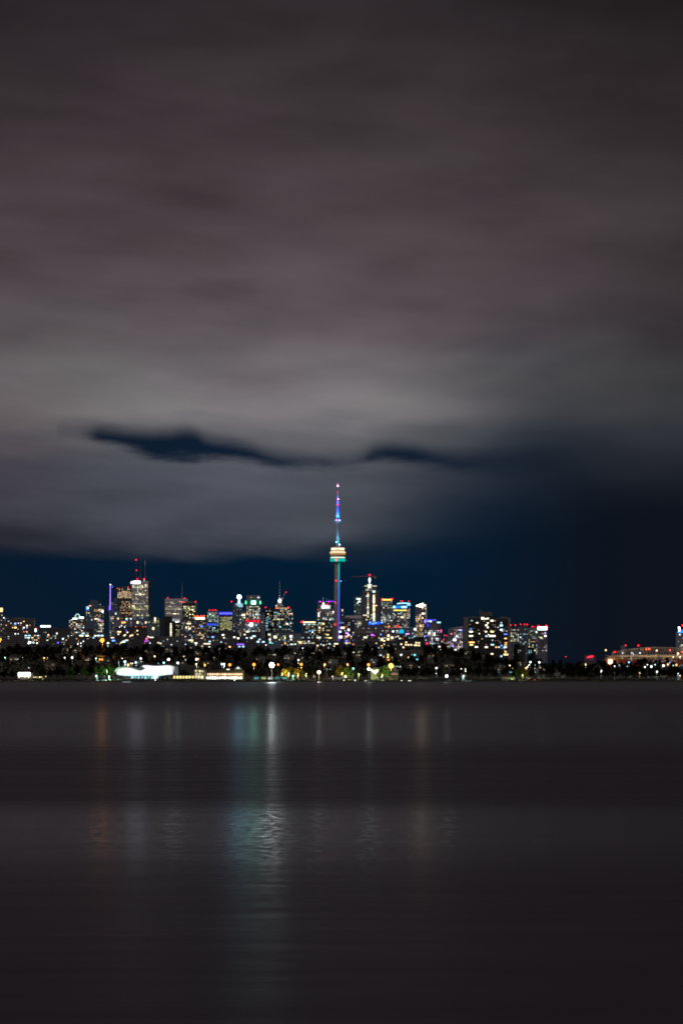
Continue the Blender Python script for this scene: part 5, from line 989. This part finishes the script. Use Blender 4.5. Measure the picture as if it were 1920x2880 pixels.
# ------------------------------------------------------------------ stadium
def stadium():
    Y = 4600.0; xc = wx(1820, Y); zb = 16
    t = empty('stadium', (xc, Y, zb), 'stadium with a lattice roof arch and red lit wall behind trees at far right', 'stadium')
    X = lambda px: wx(px, Y) - xc
    Z = lambda py: wz(py, Y) - zb
    steel = solid((.55, .46, .36), .55)
    MB().box(X(1704), X(1960), 6, 60, -6, Z(1855)).build('wall', solid((.34, .07, .05), .8), t)
    MB().box(X(1704), X(1740), 4, 5.9, -6, Z(1853)).build('side_wall', solid((.30, .13, .07), .8), t)
    MB().prism([(X(1716), Z(1848)), (X(1960), Z(1843)), (X(1960), Z(1840.5)), (X(1722), Z(1843.5))], -6, 50).build('roof', solid((.42, .34, .25), .7), t)
    MB().box(X(1706), X(1960), 2, 40, Z(1855), Z(1850)).build('stand', solid((.36, .31, .27), .8), t)
    MB().box(X(1738), X(1958), -6.4, -6.1, Z(1848.4), Z(1843.4)).build('fascia', solid((.50, .40, .24), .7), t)
    # arch: upper and lower chord with diagonals, built of tubes
    def up(px): k = (px - 1718) / (1985 - 1718); return 1838 - 18.5 * math.sin(math.pi * min(1, max(0, k))) ** .62 + 1.5
    m = MB(); N = 34
    xs_ = [1720 + i * (1980 - 1720) / N for i in range(N + 1)]
    for i in range(N):
        a, c = xs_[i], xs_[i + 1]
        for dy in (0, 5): m.tube((X(a), dy, Z(up(a))), (X(c), dy, Z(up(c))), .55)
        m.tube((X(a), 2, Z(1842.5)), (X(c), 2, Z(1842.5)), .4)
        mid = (a + c) / 2
        m.tube((X(a), 0, Z(1842)), (X(mid), 0, Z(up(mid))), .32).tube((X(mid), 0, Z(up(mid))), (X(c), 0, Z(1842)), .32)
    m.tube((X(1720), 0, Z(1844)), (X(1725), 0, Z(up(1725))), .8)
    m.build('arch_truss', steel, t)
    for i in range(11):
        x0 = 1726 + i * 23; MB().tube((X(x0), -6.3, Z(1848)), (X(x0), -6.3, Z(1856)), .5).build('column', steel, t)
    for pts in ([(1698, 1842.6), (1716, 1846.4), (1727, 1844.6), (1716, 1849.4)], [(1768, 1847), (1790, 1840.4), (1790, 1841.6), (1770, 1849)]):
        MB().prism([(X(x), Z(y)) for x, y in pts], -8, -2).build('wing_strut', solid((.5, .48, .46)), t)
    MB().box(X(1771), X(1775), -9, -7, Z(1860), Z(1840)).build('pylon', solid((.42, .42, .44)), t)
    MB().box(X(1811), X(1900), -12, -6.5, Z(1862), Z(1858)).build('concourse', solid((.35, .32, .34)), t)
    for i in range(26):
        x0 = 1792 + i * 5 + random.uniform(-1, 1)
        o = bpy.data.objects.new('lamp', WINMESH); COL.objects.link(o); o.parent = t; o.location = (X(x0), -6.6, Z(random.uniform(1843.5, 1848))); o.scale = (1.8, .4, 1.2); o.color = (1, .62, .25, random.uniform(.02, .08))
    for px, py, q in ((1711, 1866, 0),):
        g = MB()
        for k in range(4): g.prism([(X(1710.5 + k * 3), Z(1867.5)), (X(1713 + k * 3), Z(1867.5)), (X(1712.4 + k * 2.6), Z(1855)), (X(1711.4 + k * 2.6), Z(1855))], 1.5, 2.5)
        g.build('gate_light', glow((1, .62, .34), 6), t); MB().box(X(1709), X(1723), 2.6, 3.9, Z(1869), Z(1854)).build('gate', glow((1, .40, .16), 1.2), t)
    l = bpy.data.objects.new('gate_lamp', bpy.data.lights.new('gate_lamp', 'POINT')); COL.objects.link(l); l.parent = t; l.location = (X(1716), -8, Z(1862)); l.data.energy = 5000; l.data.color = (1, .45, .15); l.data.shadow_soft_size = 1
    for k in range(6):
        l = bpy.data.objects.new('wall_lamp', bpy.data.lights.new('wall_lamp', 'POINT')); COL.objects.link(l); l.parent = t
        l.location = (X(1750 + k * 32), -14, Z(1852)); l.data.energy = 1800; l.data.color = (1, .72, .5); l.data.shadow_soft_size = 1.5
    for px, py, k, r in ((1727.4, 1833.4, 'r', 1.3), (1816.8, 1826.6, 'o', 1.5), (1825, 1826, 'o', 1.5), (1883.5, 1829, 'o', 1.3), (1918, 1834, 'o', 1.4), (1749.8, 1837, 'w', .8), (1799, 1837, 'w', 1.0), (1776, 1836.6, 'w', .8), (1779.6, 1840, 'w', .8)):
        o = bpy.data.objects.new('beacon', BEACM[k]); COL.objects.link(o); o.parent = t; o.location = (X(px), -1.5, Z(py)); o.scale = (r * .7,) * 3
stadium()
b = Shore('cupola_building', 'small pale building with a pointed cupola in front of the stadium wall', 1847, 1857, 1853, 3900, 6, (.40, .44, .48))
MB().lathe([(2.6, b.Z(1853)), (2.2, b.Z(1849)), (.2, b.Z(1842.5))], 0, 3, 10).build('cupola', solid((.25, .27, .3)), b.e); MB().box(b.X(1850.4), b.X(1853.6), -.1, .02, b.Z(1860), b.Z(1855)).build('window', solid((.03, .03, .05), .3), b.e); b.done()
b = Shore('gabled_house', 'pale roofed house among the trees at the right edge of the photo', 1908, 1945, 1877, 3400, 8, (.3, .33, .35))
MB().prism([(b.X(1905), b.Z(1876)), (b.X(1950), b.Z(1876)), (b.X(1924), b.Z(1864))], -.6, 8.6).build('roof', solid((.48, .56, .60)), b.e); b.done()

# ------------------------------------------------------------------ lamps
def point(parent, loc, power, col, rad=.3, spot=None):
    l = bpy.data.objects.new('lamp_light', bpy.data.lights.new('lamp_light', 'SPOT' if spot else 'POINT')); COL.objects.link(l); l.parent = parent; l.location = loc
    l.data.energy = power; l.data.color = col; l.data.shadow_soft_size = rad
    if spot:
        l.data.spot_size = math.radians(spot); l.data.spot_blend = .4; l.rotation_euler = (math.radians(93), 0, math.pi)
    return l
POLE = solid((.10, .10, .10), .6)
OR, WA, WH, CY, YG = (1, .36, .05), (1, .83, .60), (.86, .97, 1), (.45, .85, 1), (.95, 1, .45)
def street_lamp(px, py, Y, col, r, power, label, group=None, st=0, aim=14):
    orange = col[1] < .62 and col[0] == 1
    st = st or (2.6 if orange else (1.3 if r < .6 else 3.4)); r *= (1.2 if Y < 2800 else .95) if orange else .8
    X = wx(px, Y); zg = ground(X, Y); h = wz(py, Y) - zg
    if h < 2: zg -= 3; h += 3
    e = empty('street_lamp', (X, Y, zg - .3), label, 'street lamp', group); h += .3
    m = MB().tube((.0, 1.6, 0), (0, 1.6, h - .2), .14, .09, 8); m.tube((0, 1.6, h - .2), (0, .3, h + .25), .07)
    m.build('pole', POLE, e)
    MB().box(-.32, .32, -.5, .7, h + r * .5, h + r * .5 + .22).build('lamp_head', solid((.2, .2, .2), .5), e)
    o = MB().ball((0, 0, h), r, 12, 8).build('lens', glow(col, st), e)
    if power:                       # cut-off luminaire: the light falls in a wide cone to the ground
        l = point(e, (0, .2, h - r - .15), power * (4 if Y < 2720 else 1), col, max(.25, r * .4), 156); l.rotation_euler = (math.radians(aim), 0, 0)
def flood(px, py, Y, col, w, hh, power, label, st=30, pcol=None, rows=2, cols=3):
    st *= .22
    X = wx(px, Y); zg = ground(X, Y); h = wz(py, Y) - zg + .4
    e = empty('floodlight_mast', (X, Y, zg - .4), label, 'floodlight')
    MB().tube((0, 1, 0), (0, 1, h), .28, .18, 8).build('mast', POLE, e); MB().tube((0, .7, h), (0, .9, h), w * .42, n=16).build('frame', POLE, e)
    for i in range(7):
        t = i * math.pi / 3; q = 0 if i == 6 else w * .27; MB().ball((q * math.cos(t), 0, h + q * math.sin(t) * hh / w), w * .17, 12, 8).build('lens', glow(col, st), e)
    point(e, (0, -1.2, h), power, pcol or col, w * .35, 32); point(e, (0, -1.4, h), power * .02, pcol or col, w * .35)
flood(764, 1871, 2450, (1, .97, .88), 5.6, 5.6, 3.0e5, 'brightest floodlight of the shore, on a mast above the row of beach huts', 60, (.85, .95, 1), 3, 3)
flood(897, 1891, 2445, (1, .93, .78), 3.4, 2.8, 4e4, 'strong warm white floodlight between the yellow trees and the bleachers', 50)
flood(1256, 1902, 2430, (.72, .97, 1), 3.0, 2.0, 3e4, 'strong blue white floodlight low on the dark right shore', 50, None, 1, 2)
flood(1037, 1882, 2500, (.85, 1, .9), 3.2, 2.6, 4e4, 'greenish white floodlight just below an orange lamp, left of the lit lawn', 40)
flood(474, 1855, 2700, (1, .98, .84), 3.0, 2.2, 2e4, 'bright floodlight on a mast behind the right half of the glowing pavilion', 34)
flood(500, 1865, 2620, (.75, .95, 1), 2.4, 2.0, 2e4, 'blue white floodlight behind the right end of the glowing pavilion', 30)
L = [
 # px, py, Y, colour, lens radius, light power, label
 (287.5, 1801, 3500, OR, 3.0, 5e4, 'biggest orange street lamp, high above the woods at left'),
 (0.5, 1799, 3500, OR, 1.9, 6e4, 'orange street lamp at the left edge of the photo'),
 (360, 1870, 2560, (1, .42, .14), .95, 6000, 'orange street lamp behind the hump of the glowing pavilion'),
 (576, 1871, 2560, (1, .55, .10), .8, 6000, 'amber street lamp above the gabled white house'),
 (646, 1870, 2560, OR, 1.15, 12000, 'orange street lamp above the left half of the long boathouse'),
 (714, 1869.5, 2560, OR, 1.25, 14000, 'orange street lamp left of the great floodlight'),
 (782, 1869.5, 2600, OR, .8, 6000, 'small orange street lamp just right of the great floodlight'),
 (847, 1869, 2560, OR, 1.1, 12000, 'orange street lamp above the yellow trees, below a white lamp'),
 (839, 1857, 2650, WA, .95, 8000, 'warm white street lamp over the yellow trees'),
 (913, 1869, 2560, (1, .40, .12), .85, 8000, 'orange street lamp above the strong warm white floodlight'),
 (977, 1869, 2560, (1, .40, .10), .8, 8000, 'orange street lamp above the bleachers'),
 (1036, 1870, 2560, OR, 1.15, 12000, 'orange street lamp just above the greenish white floodlight'),
 (1099, 1873, 2540, (1, .50, .12), 2.1, 30000, 'big amber street lamp below the brown brick apartments'),
 (851, 1823, 3300, WH, .8, 3000, 'white street lamp in the dark woods below the cream roofed condo'),
 (993, 1881, 2520, CY, 1.2, 9000, 'blue white street lamp between bleachers and greenish floodlight'),
 (971, 1903, 2435, YG, 1.2, 9000, 'yellow green street lamp beside the bleachers'),
 (824, 1902, 2435, (.25, 1, .62), 1.1, 7000, 'green street lamp in front of the yellow trees'),
 (1227, 1880, 2540, (.98, .97, .95), 1.2, 8000, 'white street lamp up the slope left of the blue white floodlight'),
 (1303, 1902, 2430, CY, 1.1, 9000, 'blue street lamp right of the blue white floodlight'),
 (1127, 1842, 2900, WH, .8, 1500, 'white street lamp in front of the brown brick apartments'),
 (1179, 1875, 2700, WH, .45, 1000, 'faint white street lamp right of the brown brick apartments'),
 (1087, 1879, 2560, WA, .7, 2000, 'white street lamp left of the big amber lamp'),
 (1106, 1874, 2600, WA, .5, 1500, 'first small white street lamp right of the big amber lamp'),
 (1111, 1874.6, 2600, WA, .5, 1500, 'second small white street lamp right of the big amber lamp'),
 (1118, 1874, 2600, WH, .55, 1500, 'third small white street lamp right of the big amber lamp'),
 (1125.5, 1874.4, 2600, WH, .5, 1500, 'outermost small white street lamp right of the big amber lamp'),
 (1296.5, 1881.6, 2600, WA, .65, 2500, 'left of a pair of warm street lamps over the right shore'),
 (1308.5, 1882, 2600, WA, .65, 2500, 'right of a pair of warm street lamps over the right shore'),
 (1433, 1872, 2700, WA, .8, 3000, 'warm street lamp below the pale end wall of the dark slabs'),
 (1463.5, 1870, 2700, WH, .5, 1000, 'small pale street lamp left of the pair of white lamps'),
 (1491, 1862.5, 2800, WH, 1.15, 6000, 'left of two bright white street lamps below the right condos'),
 (1516, 1863, 2800, WH, 1.15, 6000, 'right of two bright white street lamps below the right condos'),
 (1487, 1870.6, 2750, (.8, 1, .8), .7, 2000, 'greenish street lamp just below the left bright white lamp'),
 (1483, 1875.6, 2700, (1, .7, .35), .8, 3000, 'amber street lamp upper of a close pair above the lit yellow tree'),
 (1478, 1880, 2680, (1, .5, .22), .85, 3000, 'orange street lamp lower of a close pair above the lit yellow tree'),
 (1519.5, 1879, 2680, (1, .6, .2), .6, 2000, 'small amber street lamp right of the lit yellow tree'),
 (1503.5, 1879.6, 2700, WA, .55, 1500, 'small white street lamp between amber lamps right of the lit yellow tree'),
 (1504, 1870, 2760, (.6, 1, .8), .45, 1000, 'faint green white street lamp between the two bright white lamps'),
 (1441, 1879.6, 2700, (1, .7, .3), .45, 1000, 'faint amber street lamp left of the lit yellow tree'),
 (1406, 1873, 2700, WH, .35, 500, 'faint white street lamp alone in the dark below the dark slabs'),
 (1646.5, 1870, 3000, (1, .8, .5), .8, 3000, 'warm street lamp below the red glowing sign'),
 (1646, 1867, 3010, (1, .55, .25), .6, 1000, 'orange street lamp just above the warm lamp below the red sign'),
 (1635, 1892, 2600, (1, .45, .1), .45, 800, 'dim orange street lamp in the woods right of the condos'),
 (1691, 1886.5, 2620, WH, .75, 2500, 'white street lamp at the left end of the cluster below the stadium'),
 (1703, 1829, 4550, (1, .55, .22), 1.6, 9000, 'orange lamp on a tall pole at the left end of the stadium'),
 (1846, 1830, 4480, (1, .62, .30), 1.7, 9000, 'orange lamp on a tall pole in front of the stadium arch'),
 (1906, 1838.4, 4450, (1, .66, .32), 2.0, 12000, 'bright orange lamp on a tall pole at the right end of the stadium'),
 (1892.5, 1848, 4400, (1, .75, .35), 1.3, 4000, 'amber lamp low left of the bright orange pole lamp'),
 (1912, 1848, 4400, (1, .8, .6), 1.2, 4000, 'pale lamp low right of the bright orange pole lamp'),
 (1728, 1874, 2900, WH, .75, 2500, 'white street lamp below the glowing stadium gate'),
 (1740.5, 1870, 2950, WH, .55, 1500, 'small white street lamp right below the glowing stadium gate'),
 (1728, 1890.6, 2560, (.8, .85, 1), .65, 1500, 'bluish street lamp low below the stadium gate'),
 (1755.5, 1892, 2560, WH, .65, 1500, 'white street lamp low in the cluster below the stadium'),
 (1768, 1863, 3200, (.2, .55, 1), 1.2, 5000, 'blue street lamp in front of the red stadium wall'),
 (1764, 1875, 2900, WH, .7, 2500, 'white street lamp below the blue lamp'),
 (1755, 1875.6, 2900, WH, .4, 800, 'faint white street lamp left below the blue lamp'),
 (1813, 1876.4, 2900, (.9, 1, .85), 1.05, 4000, 'white street lamp left of the brightest one below the stadium'),
 (1820, 1869.6, 3000, WH, .7, 1500, 'small white street lamp just under the red stadium wall'),
 (1831, 1875.4, 2900, (.85, .97, 1), 1.4, 8000, 'bright bluish white street lamp below the stadium centre'),
 (1841.5, 1869.4, 3000, CY, .8, 2000, 'bluish street lamp under the cupola building'),
 (1847, 1889.4, 2600, (.85, 1, .85), 1.0, 4000, 'greenish white street lamp low below the cupola building'),
 (1865, 1872.6, 2950, (.98, 1, .92), 1.6, 9000, 'brightest white street lamp of the cluster below the stadium'),
 (1862, 1880.6, 2850, (1, 1, .8), .65, 1500, 'small street lamp just under the brightest white one'),
 (1877.6, 1869, 3000, (1, .5, .15), 1.1, 4000, 'orange street lamp right of the brightest white one below the stadium'),
 (1882.6, 1864, 3050, (.25, .35, 1), .8, 1500, 'small blue street lamp above the orange one at the stadium'),
 (1901.5, 1870, 3000, (1, .48, .12), 1.1, 4000, 'orange street lamp below the right end of the stadium'),
 (1893, 1871.6, 3000, CY, .6, 1500, 'small bluish street lamp between two orange lamps at the stadium'),
 (1799, 1892.6, 2560, (1, .6, .4), .55, 1000, 'dim warm street lamp low in the middle of the stadium cluster'),
 (14, 1850, 2900, (.4, 1, .75), .85, 5000, 'green tinged street lamp at the far left in the woods'),
 (64, 1850, 2900, (.9, .85, .8), .45, 800, 'faint white street lamp above the bright kiosk sign'),
 (124, 1851, 2900, (1, .5, .15), .95, 3000, 'orange street lamp in the woods left of the white pair'),
 (133, 1850, 2900, WH, .45, 800, 'faint white street lamp beside the left orange one'),
 (182, 1850, 2900, (.9, 1, .9), .85, 4000, 'left of two white street lamps in the left woods'),
 (203, 1850, 2900, WH, 1.35, 9000, 'right and brighter of two white street lamps in the left woods'),
 (270, 1851.6, 2850, (.7, 1, .9), .85, 4000, 'white street lamp just left of two orange ones'),
 (280.6, 1855, 2800, (1, .40, .05), .95, 3000, 'left of two close orange street lamps left of the pavilion'),
 (287.4, 1855, 2800, (1, .40, .05), .95, 3000, 'right of two close orange street lamps left of the pavilion'),
 (273.5, 1861, 2780, WH, .5, 1000, 'small pale street lamp under the pair of orange ones'),
 (271, 1901, 2440, (.5, 1, .85), .8, 5000, 'pale green street lamp low among the lit green trees left of the pavilion'),
 (293, 1892, 2455, (.35, .85, 1), .9, 9000, 'cyan street lamp between the lit green trees left of the pavilion'),
 (307, 1903, 2430, (.6, 1, .7), .9, 9000, 'green white street lamp at the left foot of the pavilion'),
 (219, 1811.5, 3700, WH, 1.0, 2000, 'left of the tight cluster of white lamps high in the left woods'),
 (227.5, 1809.4, 3700, WH, .9, 2000, 'upper lamp of the tight white cluster high in the left woods'),
 (227.5, 1817.4, 3650, WH, .7, 1500, 'lower lamp of the tight white cluster high in the left woods'),
 (234.5, 1804, 3750, WH, .9, 1500, 'topmost lamp of the white cluster high in the left woods'),
 (343.5, 1852, 2800, WA, .65, 2000, 'small warm street lamp above the pavilion hump'),
 (351.5, 1861.5, 2560, CY, 1.35, 9000, 'bright blue white lamp on a pole behind the pavilion hump'),
 (334, 1861, 2560, (.45, .7, .8), .45, 1500, 'dim twin headed lamp on a pole at the left of the pavilion'),
 (382, 1863.5, 2560, CY, 1.15, 9000, 'blue white lamp on a pole above the dip of the pavilion roof'),
 (397, 1861.5, 2560, (.4, .7, .8), .5, 1500, 'dim lamp on a pole just right of the dip in the pavilion roof'),
 (396, 1852.4, 2700, (.85, 1, 1), 1.15, 6000, 'white street lamp above the dip of the pavilion roof'),
 (368, 1865.6, 2600, (1, .75, .5), .65, 1500, 'left of two tiny warm lamps above the pavilion'),
 (373, 1866, 2600, (1, .75, .5), .65, 1500, 'right of two tiny warm lamps above the pavilion'),
 (460.5, 1864.5, 2560, CY, 1.15, 9000, 'blue white lamp on a pole above the right half of the pavilion roof'),
 (445.5, 1866, 2620, CY, .5, 1500, 'small bluish lamp above the middle of the pavilion roof'),
 (435, 1846.4, 2900, (1, .85, .3), 1.0, 3000, 'yellow porch lamp in the dark woods above the pavilion'),
 (552, 1854, 2700, WH, 1.15, 6000, 'white street lamp left of an orange one above the gabled white house'),
 (557, 1853.8, 2710, (1, .5, .25), .7, 2000, 'orange street lamp touching the white one above the gabled white house'),
 (551.5, 1868, 2600, (1, .9, .4), .85, 4000, 'yellow street lamp right above the dark hall'),
 (521.5, 1855, 2700, WH, .55, 1500, 'small white street lamp above the dark hall'),
 (517, 1846, 2800, (1, .6, .3), .65, 1000, 'small orange street lamp above the dark hall'),
 (602, 1849.5, 2900, WA, .55, 1000, 'small warm street lamp in the woods above the boathouse'),
 (623.5, 1868, 2600, WH, 1.0, 3000, 'left of two close white lamps above the boathouse'),
 (630, 1868, 2600, WH, 1.0, 3000, 'right of two close white lamps above the boathouse'),
 (919.5, 1882.5, 2560, WH, .5, 1000, 'first of three small white lamps in a row right of the warm floodlight'),
 (928.5, 1882.8, 2560, CY, .5, 1000, 'second of three small white lamps in a row right of the warm floodlight'),
 (936.5, 1883.4, 2560, WH, .5, 1000, 'third of three small white lamps in a row right of the warm floodlight'),
 (883, 1902.6, 2440, (1, .8, .7), .55, 1000, 'small pink white lamp low left of the warm floodlight'),
 (934.5, 1903, 2440, WA, .6, 1500, 'small warm lamp at the left end of the bleachers'),
 (1906, 1894, 2480, (.5, .9, 1), .6, 3000, 'cyan street lamp low at the right edge of the photo'),
 (1911.6, 1900.4, 2460, (1, .5, .3), .5, 800, 'dim orange street lamp low at the right edge of the photo'),
]
for px, py, Y, c, r, p, lab in L: street_lamp(px, py, Y, c, r, p, lab)
# lamps added only to brighten the shore trees and lawn
for px, py, c, p, lab in ((812, 1893, (1, .78, .25), 60000, 'added amber lamp inside the left yellow trees'), (838, 1896, (1, .8, .3), 40000, 'added amber lamp inside the right yellow trees'), (962, 1893, (1, .8, .3), 32000, 'added lamp under the tree by the bleachers'),
                          (792, 1893, (.8, .9, .3), 40000, 'added lime lamp left of the yellow trees'), (861, 1895, (.9, .9, .35), 30000, 'added lamp right of the yellow trees'), (1008, 1895, (.85, 1, .4), 25000, 'added lamp under dark trees left of the greenish floodlight'),
                          (1074, 1897, (.8, 1, .5), 60000, 'added green lamp on the lit lawn'), (1469, 1897, (.85, 1, .25), 22000, 'added lime lamp under the lit yellow tree'), (300, 1884, (.6, 1, .5), 30000, 'added green lamp under the lit trees left of the pavilion')):
    Y = 2427; street_lamp(px, py, Y, c, .22, p * .24, lab, st=4, aim=88)

# unseen spots added at bright crowns and one lamp to streak the water
def streak_spot(px, py, Y, power, col, owner):
    ob = [o for o in COL.objects if o.parent is None and o.get('label', '').startswith(owner)][0]
    point(ob, (wx(px, Y) - ob.location.x, -7, wz(py, Y) - ob.location.z), power, col, 3.0, 120)
streak_spot(287.5, 1801, 3500, 7e4, (1, .36, .06), 'biggest orange street')
streak_spot(712.5, 1695, 6750, 3.9e5, (.35, 1, .75), 'tower with a glowing green logo')
streak_spot(672, 1680, 6800, 3.6e5, (.25, .65, 1), 'slant topped dark glass')
streak_spot(384, 1637, 6950, 1.8e5, (.75, .80, 1), 'tallest white banded')
streak_spot(1185, 1703, 6700, 1.6e5, (1, .75, .45), 'condo tower with a glowing gold wedge')
streak_spot(786, 1689, 6800, 1e5, (.9, 1, .95), 'broad stepped tower')
